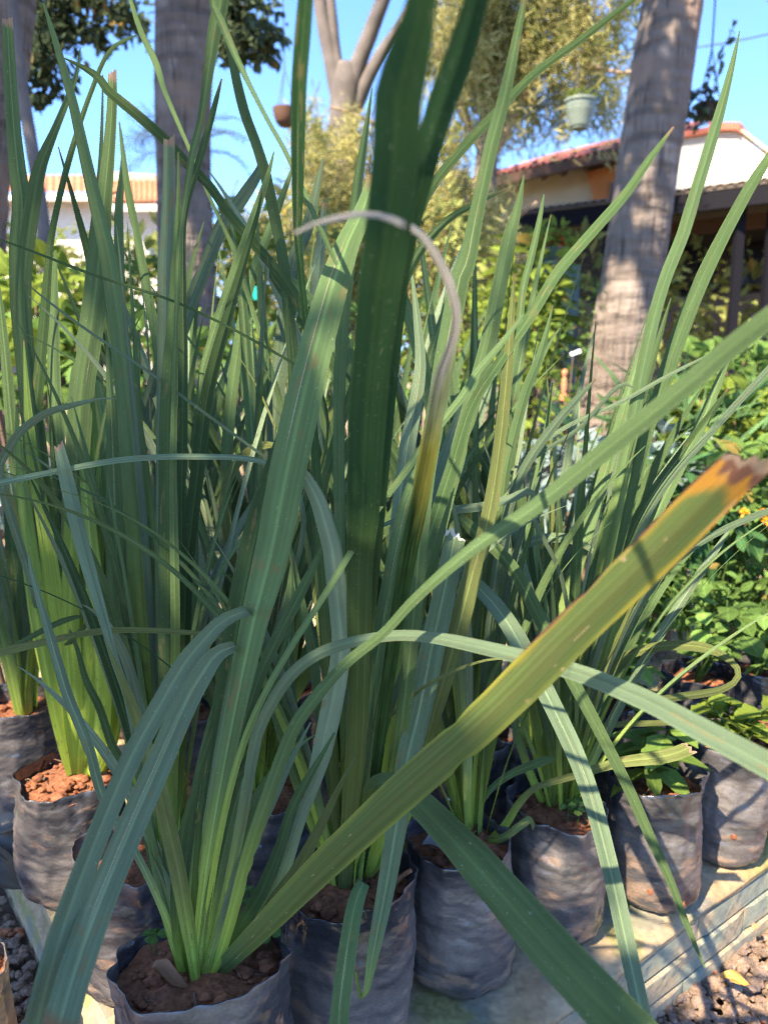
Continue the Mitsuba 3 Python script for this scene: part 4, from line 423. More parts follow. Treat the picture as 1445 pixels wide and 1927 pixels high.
('PL', 10, 0, '', -.519, 1.233, .382, -.99, -.14, -.07, .0072, -.523, 1.189, .524, -.99, -.13, -.11, .0118, -.541, 1.191, .631, -.99, -.11, -.12, .0130, -.548, 1.183, .737, -.99, -.10, -.03, .0097, -.546, 1.167, .841, -.99, -.10, .04, .0060, -.538, 1.150, .923, -.99, -.10, .08, .0008),
('PL', 10, 0, '', -.524, 1.233, .382, -.61, -.74, -.28, .0089, -.507, 1.141, .589, -.62, -.76, -.21, .0135, -.513, 1.125, .737, -.63, -.77, -.09, .0130, -.517, 1.119, .865, -.64, -.77, -.03, .0102, -.519, 1.119, .973, -.64, -.76, -.00, .0042, -.519, 1.120, 1.017, -.64, -.76, .01, .0008),
('PL', 10, 0, '', -.513, 1.229, .382, -.95, -.30, .05, .0081, -.480, 1.155, .575, -.95, -.30, .04, .0124, -.475, 1.148, .705, -.96, -.29, .06, .0129, -.461, 1.139, .830, -.96, -.28, .10, .0110, -.445, 1.128, .941, -.96, -.27, .10, .0069, -.435, 1.120, 1.017, -.96, -.28, .09, .0008),
('PM', 6, 0, 'broad leaf with a pale midrib', -.332, 1.084, .349, -.84, -.54, -.04, .0100, -.332, 1.070, .570, -.84, -.54, -.04, .0167, -.331, 1.056, .734, -.84, -.54, -.04, .0222, -.327, 1.039, .887, -.84, -.54, -.06, .0199, -.328, 1.011, 1.062, -.84, -.54, -.10, .0132, -.329, .984, 1.187, -.83, -.53, -.14, .0103, -.332, .973, 1.227, -.83, -.52, -.22, .0091, -.337, .959, 1.275, -.82, -.52, -.24, .0076, -.340, .948, 1.312, -.82, -.52, -.23, .0065, -.343, .934, 1.354, -.82, -.51, -.25, .0052, -.348, .919, 1.395, -.82, -.49, -.30, .0041, -.355, .900, 1.441, -.81, -.49, -.32, .0011),
('PM', 2, 0, '', -.320, 1.071, .349, -.99, -.08, .09, .0065, -.301, 1.035, .529, -.99, -.09, .07, .0107, -.290, 1.005, .675, -.99, -.10, .07, .0130, -.277, .978, .793, -.99, -.09, .08, .0128, -.266, .954, .901, -.99, -.10, .08, .0113, -.259, .938, .968, -.99, -.09, .10, .0103, -.246, .916, 1.061, -.99, -.09, .14, .0087, -.235, .902, 1.120, -.98, -.09, .15, .0066, -.227, .888, 1.175, -.99, -.09, .13, .0041, -.218, .875, 1.227, -.99, -.09, .11, .0026, -.211, .860, 1.284, -.99, -.09, .10, .0006),
('PM', 1, 1, '', -.328, 1.084, .349, -.86, -.51, -.00, .0067, -.309, 1.050, .658, -.86, -.51, -.00, .0100, -.293, 1.023, .854, -.86, -.50, .00, .0095, -.278, .998, .995, -.87, -.50, .00, .0090, -.262, .970, 1.124, -.87, -.50, -.00, .0092, -.255, .956, 1.184, -.87, -.50, -.01, .0090, -.248, .946, 1.224, -.87, -.50, .00, .0082, -.240, .931, 1.278, -.87, -.49, -.01, .0068, -.235, .920, 1.315, -.87, -.49, -.03, .0063),
('PM', 0, 0, '', -.320, 1.084, .349, -.98, .09, .15, .0051, -.272, .981, .721, -.99, .08, .15, .0066, -.245, .907, .940, -.98, .07, .16, .0046, -.225, .860, 1.061, -.98, .07, .20, .0030, -.205, .814, 1.165, -.97, .06, .23, .0025, -.197, .799, 1.198, -.95, .05, .30, .0027, -.185, .781, 1.233, -.94, .04, .35, .0029, -.176, .768, 1.258, -.91, .03, .40, .0034, -.163, .753, 1.285, -.92, .03, .40, .0035, -.154, .739, 1.311, -.93, .04, .36, .0044, -.143, .721, 1.342, -.92, .03, .40, .0059, -.134, .709, 1.360, -.91, .02, .41, .0067, -.127, .697, 1.380, -.84, -.09, .54, .0059, -.119, .677, 1.378, -.72, -.47, .51, .0044, -.125, .676, 1.363, -.62, -.66, .43, .0031, -.136, .674, 1.349, -.84, -.54, .09, .0031, -.127, .673, 1.330, -.87, -.35, -.36, .0033, -.118, .671, 1.309, -.87, -.35, -.36, .0027, -.106, .669, 1.284, -.86, -.34, -.39, .0020, -.093, .667, 1.259, -.84, -.32, -.43, .0018, -.076, .665, 1.229, -.85, -.33, -.41, .0020, -.055, .662, 1.183, -.86, -.34, -.38, .0023, -.038, .660, 1.146, -.86, -.34, -.37, .0014),
('PM', 2, 0, '', -.324, 1.084, .349, -.83, -.55, .05, .0060, -.282, 1.057, .771, -.83, -.56, .04, .0078, -.261, 1.040, 1.062, -.83, -.56, .02, .0066, -.251, 1.030, 1.238, -.82, -.57, .05, .0042, -.238, 1.028, 1.288, -.78, -.59, .21, .0045, -.224, 1.026, 1.324, -.77, -.59, .25, .0045, -.212, 1.024, 1.357, -.77, -.59, .25, .0041, -.203, 1.023, 1.384, -.78, -.59, .23, .0031, -.195, 1.022, 1.409, -.79, -.58, .21, .0007),
('PM', 0, 0, '', -.340, 1.084, .349, -.99, .08, .07, .0060, -.306, 1.076, .843, -.99, .08, .06, .0079, -.297, 1.065, 1.027, -1.00, .08, .01, .0068, -.305, 1.052, 1.156, -.99, .08, -.07, .0062, -.313, 1.044, 1.228, -.99, .08, -.10, .0054, -.319, 1.036, 1.282, -.99, .07, -.07, .0046, -.321, 1.031, 1.323, -1.00, .06, -.03, .0031, -.322, 1.025, 1.362, -1.00, .06, -.00, .0007),
('PM', 6, 0, '', -.350, 1.088, .349, -.80, -.59, -.12, .0075, -.360, 1.066, .530, -.80, -.58, -.11, .0144, -.364, 1.052, .657, -.82, -.57, -.06, .0170, -.363, 1.042, .790, -.83, -.56, -.01, .0150, -.359, 1.040, .922, -.83, -.56, .01, .0103, -.359, 1.044, 1.062, -.83, -.56, .01, .0036, -.360, 1.046, 1.116, -.83, -.56, .01, .0007),
('PM', 6, 0, '', -.340, 1.084, .349, -.99, -.10, -.09, .0067, -.351, 1.078, .483, -1.00, -.08, -.03, .0122, -.348, 1.071, .610, -1.00, -.05, .03, .0143, -.344, 1.065, .731, -1.00, -.05, .02, .0131, -.342, 1.056, .884, -1.00, -.05, .00, .0075, -.343, 1.051, .964, -1.00, -.06, -.02, .0011),
('PM', 0, 1, '', -.348, 1.084, .349, -.75, -.64, -.16, .0050, -.386, 1.099, .471, -.73, -.66, -.20, .0066, -.407, 1.099, .514, -.69, -.67, -.26, .0062, -.420, 1.093, .576, -.70, -.66, -.26, .0057, -.433, 1.085, .620, -.70, -.66, -.27, .0048, -.438, 1.073, .673, -.72, -.65, -.25, .0031, -.444, 1.065, .704, -.70, -.65, -.29, .0016),
('PM', 3, 0, '', -.316, 1.084, .349, -.94, .05, .35, .0024, -.208, .965, .654, -.95, .03, .30, .0031, -.199, .932, .734, -.94, -.19, -.29, .0030, -.227, .915, .749, -.21, -.23, -.95, .0029, -.271, .890, .761, -.08, -.21, -.98, .0032, -.328, .858, .770, .04, -.17, -.99, .0037, -.381, .827, .767, .15, -.12, -.98, .0041, -.427, .800, .762, .18, -.11, -.98, .0046),
('PM', 1, 0, '', -.324, 1.084, .349, -.92, -.14, .37, .0032, -.108, .963, .832, -.93, -.16, .32, .0034, -.104, .937, .917, -.89, -.28, -.36, .0032, -.145, .917, .959, -.35, -.29, -.89, .0031, -.196, .897, .966, .01, -.24, -.97, .0034, -.250, .875, .968, .10, -.22, -.97, .0033, -.302, .853, .965, .18, -.19, -.96, .0032, -.346, .832, .958, .24, -.17, -.96, .0031, -.410, .800, .946, .26, -.16, -.95, .0033),
('PM', 1, 0, 'thin pale flower stalk bent over to the left', -.316, 1.084, .349, -.88, .05, .47, .0016, -.087, 1.020, .782, -.91, .04, .42, .0014, -.070, .998, .886, -.94, -.12, -.33, .0014, -.140, .973, .952, -.62, -.17, -.77, .0016, -.194, .952, .997, -.59, -.17, -.79, .0019, -.257, .923, 1.051, -.58, -.17, -.80, .0018, -.327, .884, 1.108, -.58, -.17, -.80, .0015, -.360, .863, 1.138, -.61, -.19, -.77, .0011, -.376, .850, 1.156, -.64, -.20, -.74, .0003),
('PM', 2, 0, 'thin dark flower stalk bent over to the left', -.312, 1.084, .349, -.93, -.03, .36, .0016, -.107, .960, .866, -.95, -.04, .31, .0017, -.074, .911, 1.043, -.99, -.08, -.08, .0015, -.120, .894, 1.082, -.54, -.05, -.84, .0015, -.185, .872, 1.118, -.45, -.04, -.89, .0014, -.227, .857, 1.137, -.34, -.01, -.94, .0014, -.299, .833, 1.160, -.33, -.01, -.94, .0014, -.367, .808, 1.186, -.35, -.01, -.94, .0010, -.389, .800, 1.193, -.31, .01, -.95, .0008),
('PM', 0, 0, '', -.332, 1.084, .349, -.97, .15, .17, .0051, -.275, 1.077, .688, -.98, .14, .13, .0081, -.259, 1.066, .919, -.99, .12, .09, .0062, -.246, 1.058, 1.036, -.98, .12, .17, .0034, -.231, 1.053, 1.090, -.93, .13, .34, .0048, -.203, 1.046, 1.160, -.91, .13, .40, .0062, -.174, 1.039, 1.227, -.91, .14, .40, .0068, -.146, 1.031, 1.295, -.92, .14, .37, .0035, -.135, 1.027, 1.328, -.93, .15, .34, .0007),
('PM', 2, 0, '', -.312, 1.071, .349, -.88, -.47, .05, .0049, -.280, 1.037, .624, -.88, -.47, .04, .0092, -.265, 1.020, .781, -.88, -.47, .07, .0096, -.242, 1.011, .926, -.88, -.46, .13, .0093, -.216, 1.008, 1.062, -.87, -.45, .21, .0083, -.187, 1.010, 1.153, -.85, -.45, .29, .0062, -.158, 1.014, 1.242, -.85, -.44, .27, .0027, -.148, 1.016, 1.285, -.87, -.44, .23, .0007),
('PC', 2, 0, 'dark leaf slanting across with a frayed brown tip', -.213, 1.200, .379, -.86, .31, .40, .0064, -.136, 1.173, .567, -.82, .34, .46, .0087, -.050, 1.150, .705, -.85, .33, .41, .0083, .013, 1.114, .928, -.96, .27, .06, .0078, -.046, 1.095, 1.029, -.87, .21, -.46, .0076, -.087, 1.081, 1.104, -.87, .21, -.44, .0074, -.124, 1.068, 1.171, -.83, .22, -.51, .0069, -.163, 1.057, 1.219, -.77, .23, -.59, .0064, -.195, 1.048, 1.257, -.80, .22, -.56, .0059, -.220, 1.040, 1.293, -.77, .24, -.59, .0058, -.247, 1.033, 1.319, -.72, .26, -.64, .0065, -.267, 1.027, 1.341, -.70, .27, -.66, .0064, -.295, 1.020, 1.365, -.66, .29, -.70, .0063, -.329, 1.012, 1.392, -.71, .26, -.66, .0056, -.340, 1.008, 1.407, -.67, .29, -.69, .0046, -.358, 1.004, 1.417, -.47, .40, -.79, .0026, -.375, 1.000, 1.424, -.41, .42, -.81, .0006),
('PC', 0, 0, '', -.213, 1.200, .379, -.94, -.32, .15, .0064, -.149, 1.162, .701, -.94, -.33, .12, .0101, -.121, 1.131, .910, -.94, -.35, .03, .0096, -.121, 1.112, 1.018, -.93, -.36, -.09, .0085, -.127, 1.089, 1.132, -.92, -.36, -.13, .0081, -.131, 1.073, 1.199, -.92, -.35, -.18, .0076, -.139, 1.059, 1.253, -.91, -.34, -.24, .0074, -.148, 1.044, 1.305, -.90, -.33, -.28, .0072, -.156, 1.035, 1.335, -.88, -.31, -.37, .0064, -.169, 1.022, 1.373, -.89, -.32, -.32, .0063, -.179, 1.003, 1.428, -.90, -.34, -.28, .0048, -.185, .987, 1.469, -.90, -.34, -.27, .0025, -.188, .980, 1.488, -.90, -.35, -.26, .0006),
('PC', 0, 0, '', -.204, 1.200, .379, -.95, .21, .23, .0055, -.133, 1.170, .698, -.98, .18, .12, .0068, -.141, 1.147, .986, -.99, .13, -.10, .0048, -.181, 1.138, 1.135, -.96, .13, -.26, .0035, -.208, 1.134, 1.228, -.94, .14, -.33, .0030, -.241, 1.132, 1.304, -.91, .15, -.39, .0022, -.260, 1.132, 1.352, -.91, .15, -.38, .0026, -.278, 1.131, 1.395, -.92, .14, -.37, .0030, -.292, 1.131, 1.430, -.94, .13, -.32, .0033, -.302, 1.131, 1.464, -.93, .14, -.35, .0044, -.322, 1.132, 1.508, -.92, .14, -.36, .0036, -.332, 1.132, 1.542, -.96, .09, -.27, .0025, -.338, 1.132, 1.567, -.97, .07, -.21, .0007),
('PC', 0, 0, 'leaf with a reddish brown point', -.195, 1.200, .379, -.91, -.38, .18, .0075, -.136, 1.188, .649, -.91, -.38, .16, .0116, -.099, 1.177, .864, -.91, -.39, .16, .0120, -.065, 1.169, 1.000, -.91, -.38, .14, .0109, -.056, 1.163, 1.107, -.88, -.37, -.31, .0082, -.123, 1.157, 1.181, -.67, -.35, -.65, .0080, -.145, 1.156, 1.202, -.72, -.36, -.59, .0040, -.148, 1.155, 1.213, -.86, -.42, -.30, .0012),
('PC', 1, 0, '', -.216, 1.217, .379, -.99, .12, .06, .0074, -.200, 1.221, .638, -.99, .12, .06, .0125, -.187, 1.219, .814, -.99, .13, .09, .0130, -.169, 1.211, .982, -.98, .13, .12, .0126, -.153, 1.201, 1.101, -.98, .13, .16, .0115, -.133, 1.188, 1.214, -.96, .12, .27, .0104, -.108, 1.179, 1.271, -.93, .12, .34, .0086, -.091, 1.169, 1.333, -.95, .13, .28, .0039, -.085, 1.166, 1.357, -.95, .13, .29, .0008),
('PC', 1, 0, '', -.207, 1.217, .379, -.90, -.43, .08, .0066, -.170, 1.192, .648, -.90, -.43, .09, .0116, -.144, 1.179, .822, -.90, -.42, .12, .0121, -.116, 1.171, .984, -.90, -.42, .11, .0109, -.102, 1.169, 1.122, -.90, -.43, .09, .0107, -.093, 1.169, 1.211, -.90, -.43, .09, .0089, -.084, 1.170, 1.298, -.90, -.43, .09, .0032),
('PC', 0, 0, '', -.222, 1.213, .379, -1.00, .04, -.07, .0064, -.240, 1.205, .643, -1.00, .04, -.05, .0106, -.246, 1.198, .818, -1.00, .06, .02, .0103, -.234, 1.190, .983, -.99, .07, .12, .0091, -.213, 1.182, 1.108, -.97, .08, .21, .0081, -.185, 1.174, 1.212, -.94, .07, .33, .0071, -.152, 1.168, 1.284, -.91, .07, .41, .0054, -.120, 1.161, 1.359, -.92, .07, .40, .0011),
('PC', 1, 0, '', -.223, 1.209, .379, -.79, -.59, -.15, .0066, -.271, 1.220, .593, -.80, -.58, -.12, .0101, -.289, 1.219, .771, -.81, -.57, -.11, .0099, -.307, 1.211, .900, -.79, -.58, -.21, .0088, -.338, 1.196, 1.015, -.76, -.58, -.29, .0077, -.361, 1.181, 1.100, -.76, -.58, -.30, .0058, -.376, 1.168, 1.167, -.76, -.58, -.29, .0012),
('PC', 2, 0, '', -.213, 1.200, .379, -.90, .28, .34, .0064, -.137, 1.183, .598, -.86, .31, .40, .0087, -.034, 1.168, .783, -.83, .34, .45, .0101, .030, 1.160, .922, -.95, .29, .09, .0090, -.017, 1.156, .993, -.82, .22, -.53, .0080, -.063, 1.154, 1.062, -.80, .22, -.55, .0079, -.123, 1.151, 1.144, -.80, .21, -.56, .0070, -.166, 1.150, 1.209, -.83, .21, -.52, .0046, -.187, 1.149, 1.245, -.84, .20, -.50, .0012),
('PC', 0, 0, '', -.209, 1.200, .379, -.92, -.39, .06, .0064, -.187, 1.195, .690, -.92, -.40, .01, .0104, -.196, 1.187, .903, -.91, -.42, -.06, .0100, -.199, 1.180, 1.015, -.91, -.42, -.05, .0090, -.202, 1.169, 1.137, -.91, -.41, -.09, .0072, -.211, 1.158, 1.246, -.90, -.41, -.12, .0039, -.216, 1.152, 1.301, -.90, -.41, -.12, .0008),
('PC', 3, 0, '', -.204, 1.200, .379, -1.00, .06, -.02, .0055, -.213, 1.156, .703, -1.00, .05, -.07, .0067, -.239, 1.155, .867, -1.00, .05, -.04, .0074, -.222, 1.159, .922, -.88, .15, .46, .0073, -.195, 1.162, .950, -.47, .26, .84, .0065, -.160, 1.166, .955, .04, .35, .94, .0041, -.140, 1.168, .945, .38, .39, .84, .0012)]
for rec in LEAVES:
    a = np.array(rec[4:]).reshape(-1, 7); leaf_part(PLANT[rec[0]], blade(a[:, :3], a[:, 3:6], a[:, 6], rec[1], rec[2], seed=uid[0] + 11), rec[3] or None)
def gen_plant(k, cx, cy, z, seed, count, length, spread=.5, width=.017, kinds=(0, 0, 1, 2, 3), avoid=None, r0=.02, droop=.5):
    rg = np.random.default_rng(seed)
    for i in range(count):
        az = rg.random() * 6.283; lean = spread * (.15 + rg.random() ** 1.3); Lh = length * (.6 + .5 * rg.random()); d = np.array([math.cos(az), math.sin(az), 0]); dz = droop * rg.random() ** 2.2
        s = np.linspace(0, 1, 9); ang = lean * (.5 + .7 * s) + 2.4 * dz * s ** 2.4; st = Lh / 8
        h = np.r_[0, np.cumsum(np.sin(ang[:-1]) * st)]; v = np.r_[0, np.cumsum(np.cos(ang[:-1]) * st)]
        P = np.array([cx, cy, z - .01]) + d * r0 * (rg.random() + .2) + d * h[:, None] + np.array([0, 0, 1]) * v[:, None] + np.cross(d, [0, 0, 1]) * ((rg.random() - .5) * .16 * s ** 2)[:, None]
        tw = rg.random() * 3.14; sd = np.cross(d, [0, 0, 1]) * math.cos(tw * .45) + d * math.sin(tw * .45)
        W = width * (.7 + .5 * rg.random()) * np.interp(s, [0, .25, .55, .8, 1], [.55, .95, 1, .62, .05])
        leaf_part(k, blade(P, np.repeat(sd[None], 9, 0), W, int(rg.choice(kinds)), 0, seed=seed * 50 + i, across=5))
gen_plant(thing('strap_plant', 'strap-leaved plant at the left edge behind the sunlit bag', 'plant', PG), -0.717, 1.479, 0.385, 104, 14, 0.62, 0.4, width=.0135, kinds=(0, 1, 2, 0, 8, 6))
gen_plant(thing('strap_plant', 'strap-leaved plant deep in shade behind the near upright blade', 'plant', PG), -0.032, 1.361, 0.385, 101, 24, 0.95, 0.4, width=.0135, kinds=(0, 1, 2, 0, 8, 6))
gen_plant(thing('strap_plant', 'strap-leaved plant in shade behind the third front plant', 'plant', PG), 0.152, 1.339, 0.385, 102, 24, 0.95, 0.42, width=.0135, kinds=(0, 1, 2, 0, 8, 6))
gen_plant(thing('strap_plant', 'strap-leaved plant in shade behind the fourth front bag', 'plant', PG), 0.283, 1.354, 0.380, 103, 16, 0.75, 0.5, width=.0135, kinds=(0, 1, 2, 0, 8, 6))
gen_plant(thing('strap_plant', 'strap-leaved plant behind the broad pale-ribbed leaves on the left', 'plant', PG), -0.409, 1.454, 0.385, 104, 28, 0.95, 0.36, width=.0135, kinds=(0, 1, 2, 0, 8, 6))
gen_plant(thing('strap_plant', 'strap-leaved plant behind the dark leaf that slants across', 'plant', PG), -0.227, 1.574, 0.385, 105, 34, 0.95, 0.42, width=.0135, kinds=(0, 1, 2, 0, 8, 6))
gen_plant(thing('strap_plant', 'strap-leaved plant behind the bright leaf bases on the left', 'plant', PG), -0.634, 1.822, 0.385, 106, 15, 0.72, 0.4, width=.0135, kinds=(0, 1, 2, 0, 8, 6))
gen_plant(thing('strap_plant', 'strap-leaved plant at the back, right of the near blade', 'plant', PG), 0.081, 1.681, 0.385, 110, 24, 0.85, 0.45, width=.0135, kinds=(0, 1, 2, 0, 8, 6))
gen_plant(thing('strap_plant', 'strap-leaved plant at the back, left of the leaning palm foot', 'plant', PG), 0.377, 1.732, 0.385, 111, 18, 0.7, 0.5, width=.0135, kinds=(0, 1, 2, 0, 8, 6))
gen_plant(PLANT['P0'], -0.207, 0.785, 0.380, 128, 3, 0.55, 0.35, width=.0085, kinds=(0, 1, 2, 8, 0, 3))
gen_plant(PLANT['P1'], -0.050, 0.955, 0.380, 129, 12, 0.75, 0.45, width=.0085, kinds=(0, 1, 2, 8, 0, 3))
gen_plant(PLANT['P2'], 0.131, 1.078, 0.383, 130, 12, 0.65, 0.5, width=.0085, kinds=(0, 1, 2, 8, 0, 3))
gen_plant(PLANT['P3'], 0.286, 1.155, 0.375, 131, 16, 0.72, 0.42, width=.0085, kinds=(0, 1, 2, 8, 0, 3))
gen_plant(PLANT['PL'], -0.508, 1.229, 0.388, 156, 8, 0.75, 0.25, width=.0085, kinds=(0, 1, 2, 8, 0, 3))
gen_plant(PLANT['PM'], -0.327, 1.075, 0.355, 157, 16, 0.85, 0.3, width=.0085, kinds=(0, 1, 2, 8, 0, 3))
gen_plant(PLANT['PC'], -0.205, 1.193, 0.385, 147, 26, 0.8, 0.42, width=.0085, kinds=(0, 1, 2, 8, 0, 3))
gen_plant(PLANT['P1'], -0.050, 0.955, 0.380, 136, 9, 0.8, 0.75, width=.0048, kinds=(0, 1, 2, 8, 6), droop=.8)
gen_plant(PLANT['P2'], 0.131, 1.078, 0.383, 137, 10, 0.7, 0.8, width=.0048, kinds=(0, 1, 2, 8, 6), droop=.8)
gen_plant(PLANT['P3'], 0.286, 1.155, 0.375, 138, 10, 0.7, 0.7, width=.0048, kinds=(0, 1, 2, 8, 6), droop=.8)
gen_plant(PLANT['PC'], -0.205, 1.193, 0.385, 154, 14, 0.85, 0.7, width=.0048, kinds=(0, 1, 2, 8, 6), droop=.8)
gen_plant(PLANT['PM'], -0.327, 1.075, 0.355, 164, 6, 0.85, 0.5, width=.0048, kinds=(0, 1, 2, 8, 6), droop=.8)
gen_plant(PLANT['PL'], -0.508, 1.229, 0.388, 163, 4, 0.85, 0.4, width=.0048, kinds=(0, 1, 2, 8, 6), droop=.8)

# ------------------------------------------------------------------ foliage helpers
def leaf_tmpl(wid=.4, nseg=5, fold=.12, bend=.25, toothed=0.0, shape=1.0):
    x = np.linspace(0, 1, nseg + 1); w = wid * .5 * np.sin(np.pi * np.clip(x, .02, .985) ** shape) ** .8; w[0] *= .4; w[-1] = .004
    if toothed: w = w * (1 + toothed * (np.arange(nseg + 1) % 2))
    z = -bend * x ** 2
    v = np.stack([np.stack([x, -w, z + fold * w * 2], 1), np.stack([x, 0 * w, z], 1), np.stack([x, w, z + fold * w * 2], 1)], 1)
    return v.reshape(-1, 3), grid_faces(nseg + 1, 3)
def cloud(tmpl, pos, dirs, nrm, size):
    V, Fc = tmpl; pos = np.asarray(pos, float); X = unit(dirs); Z = unit(nrm - (nrm * X).sum(1, keepdims=True) * X); Y = np.cross(Z, X); n = len(pos); size = np.broadcast_to(np.asarray(size, float), n)
    v = pos[:, None] + size[:, None, None] * (V[None, :, :1] * X[:, None] + V[None, :, 1:2] * Y[:, None] + V[None, :, 2:] * Z[:, None])
    m = mesh(v.reshape(-1, 3), (Fc[None] + len(V) * np.arange(n)[:, None, None]).reshape(-1, 3))
    m.metadata['uv'] = np.stack([np.repeat(np.random.default_rng(n).random(n), len(V)), np.tile(np.minimum(np.abs(V[:, 1]) * 1e3, 1), n)], 1); return m
BROAD, NARROW, SMALL, STRAP = leaf_tmpl(.55, 6, .12, .3), leaf_tmpl(.15, 3, .1, .35), leaf_tmpl(.5, 2, .1, .2), leaf_tmpl(.09, 6, .15, .55, shape=.7)
def blob(rg, n, c, rad, hollow=.55, gap=.5):
    """n leaf seats in lumpy clumps inside an ellipsoid, thinner where a noise field leaves gaps."""
    out = []; c, rad = np.array(c, float), np.array(rad, float)
    while sum(map(len, out)) < n:
        q = rnd_dirs(2 * n, rg) * (hollow + (1 - hollow) * rg.random((2 * n, 1)) ** .7)
        keep = meshkit.fbm((c + q * rad) * (1.6 / rad.mean()) + 31, 3) > gap - .12 + .2 * rg.random(2 * n) - .08
        q = q * (1 + .35 * (meshkit.fbm(q * 2.2 + c, 2)[:, None] - .5)); out.append(q[keep])
    q = np.vstack(out)[:n]; return c + q * rad, unit(q / rad)
def shrub(name, label, cat, base, c, rad, n, mat, tmpl, size, seed, group=None, up=.5, gap=.45, droop=.3, stems=5, hollow=.35):
    rg = np.random.default_rng(seed); k = thing(name, label, cat, group); P, o = blob(rg, n, c, rad, hollow, gap)
    dr_ = unit(o + .7 * rnd_dirs(n, rg) + np.array([0, 0, -droop])); nm = unit(rnd_dirs(n, rg) + np.array([0, 0, up * 3]))
    part(k, 'foliage', cloud(tmpl, P, dr_, nm, size * (.4 + 1.1 * rg.random(n) ** 1.5)), mat, False, kind='stuff')
    c = np.array(c, float); base = np.array(base, float)
    for i in range(stems): e = c + rnd_dirs(1, rg)[0] * np.array(rad) * .6; part(k, 'stem', tube([base + rnd_dirs(1, rg)[0] * .03 * np.array([1, 1, 0]), (base + e) / 2 + rnd_dirs(1, rg)[0] * .04, e], [.012, .009, .004], 6, 8), 'twig_bark', True)
    return k
def leafy(name, label, cat, base, height, spread, nst, nl, mat, tmpl, size, seed, stem='fol_green', group=None, yellow=None):
    """A near plant: stems with every leaf a part of its own."""
    rg = np.random.default_rng(seed); k = thing(name, label, cat, group); base = np.array(base, float)
    plys = [mikit.ply(mesh(*tmpl), mat, True, uv=np.stack([np.full(len(tmpl[0]), q), np.minimum(np.abs(tmpl[0][:, 1]) * 1e3, 1)], 1)) for q in (.1, .35, .6, .9)]
    for s in range(nst):
        a = rg.random() * 6.28; tip = base + np.array([math.cos(a) * spread * rg.random(), math.sin(a) * spread * rg.random(), height * (.7 + .4 * rg.random())]); mid = (base + tip) / 2 + rnd_dirs(1, rg)[0] * .02
        part(k, 'stem', tube([base, mid, tip], [.004, .003, .0018], 6, 7), stem, True); sp = CubicSpline([0, .5, 1], np.array([base, mid, tip]))
        for i in range(nl):
            t = .35 + .65 * (i + rg.random()) / nl; az = i * 2.4 + rg.random(); P = sp(min(t, 1)); X = unit(np.array([math.cos(az), math.sin(az), .35 - .7 * rg.random()])); Z = unit(np.array([0, 0, 1.0]) + .4 * rnd_dirs(1, rg)[0]); Y = unit(np.cross(Z, X)); Z = np.cross(X, Y); sc = size * (.6 + .7 * rg.random())
            M = np.eye(4); M[:3, 0], M[:3, 1], M[:3, 2], M[:3, 3] = X * sc, Y * sc, Z * sc, P
            ply = plys[int(rg.integers(4))]; kk = numbered(k + '__leaf'); scene[kk] = {**ply, 'to_world': T(M.tolist())}
            if yellow and s == 0 and i == yellow: scene[kk] = {**ply, 'to_world': T(M.tolist()), 'bsdf': {'type': 'ref', 'id': 'fol_bright'}}
    return k
# ------------------------------------------------------------------ buildings
Qh, eh, mh = np.array([1.72, 10.2, 0]), np.array([.809, -.588, 0]), np.array([.588, .809, 0])
def hp(u, s, z): return Qh + u * eh + s * mh + np.array([0, 0, z])
def beam(a, b, w, h): 
    a, b = np.array(a, float), np.array(b, float); t = unit(b - a); sd = unit(np.cross(t, [0, 0, 1] if abs(t[2]) < .9 else [0, 1, 0])) * w / 2; up = unit(np.cross(sd, t)) * h / 2
    q = [p + i * sd + j * up for p in (a, b) for i, j in ((-1, -1), (1, -1), (1, 1), (-1, 1))]; m = trimesh.convex.convex_hull(np.array(q)); return m
def tiles(p0, p1, q0, q1, cols, amp=.035, thick=.03):
    """A tiled roof plane between the eave p0-p1 and the ridge q0-q1, each pan a rib, each course a step."""
    nu, nv = cols * 6 + 1, 25; u = np.linspace(0, 1, nu)[:, None, None]; v = np.linspace(0, 1, nv)[None, :, None]; p0, p1, q0, q1 = (np.array(x, float) for x in (p0, p1, q0, q1))
    P = (p0 * (1 - u) + p1 * u) * (1 - v) + (q0 * (1 - u) + q1 * u) * v; n = unit(np.cross(p1 - p0, q0 - p0)); n = n * np.sign(n[2])
    P = P + n * (amp * np.abs(np.sin(u * cols * np.pi)) + thick * (1 - (v * 8) % 1.0)); return mesh(P.reshape(-1, 3), grid_faces(nu, nv))
hs = thing('house', 'house with a white gable and orange bay behind the right palm trunk', 'house')
part(hs, 'gable_wall', slab([(3.26, 9.823, 3.047), (3.225, 9.848, 3.762), (3.673, 9.523, 3.758), (3.828, 9.41, 3.765), (3.944, 9.325, 3.702), (4.218, 9.126, 3.374), (4.881, 8.645, 2.65), (4.852, 8.665, 3.044)], mh, .25), 'white_plaster')
part(hs, 'coping', slab([(3.189, 9.775, 3.731), (3.186, 9.777, 3.789), (3.64, 9.447, 3.787), (3.637, 9.449, 3.837), (3.906, 9.254, 3.78), (3.922, 9.242, 3.662), (3.884, 9.27, 3.708), (3.697, 9.406, 3.747), (3.643, 9.445, 3.725)], mh, .4), 'red_tile')
part(hs, 'coping', slab([(3.933, 9.272, 3.692), (3.945, 9.263, 3.712), (4.891, 8.575, 2.685), (4.879, 8.584, 2.645)], mh, .35), 'cream_plaster')
part(hs, 'wall', slab([(1.165, 11.469, 3.029), (1.155, 11.476, 3.591), (3.249, 9.954, 3.768), (3.283, 9.929, 3.051)], mh, .2), 'cream_plaster')
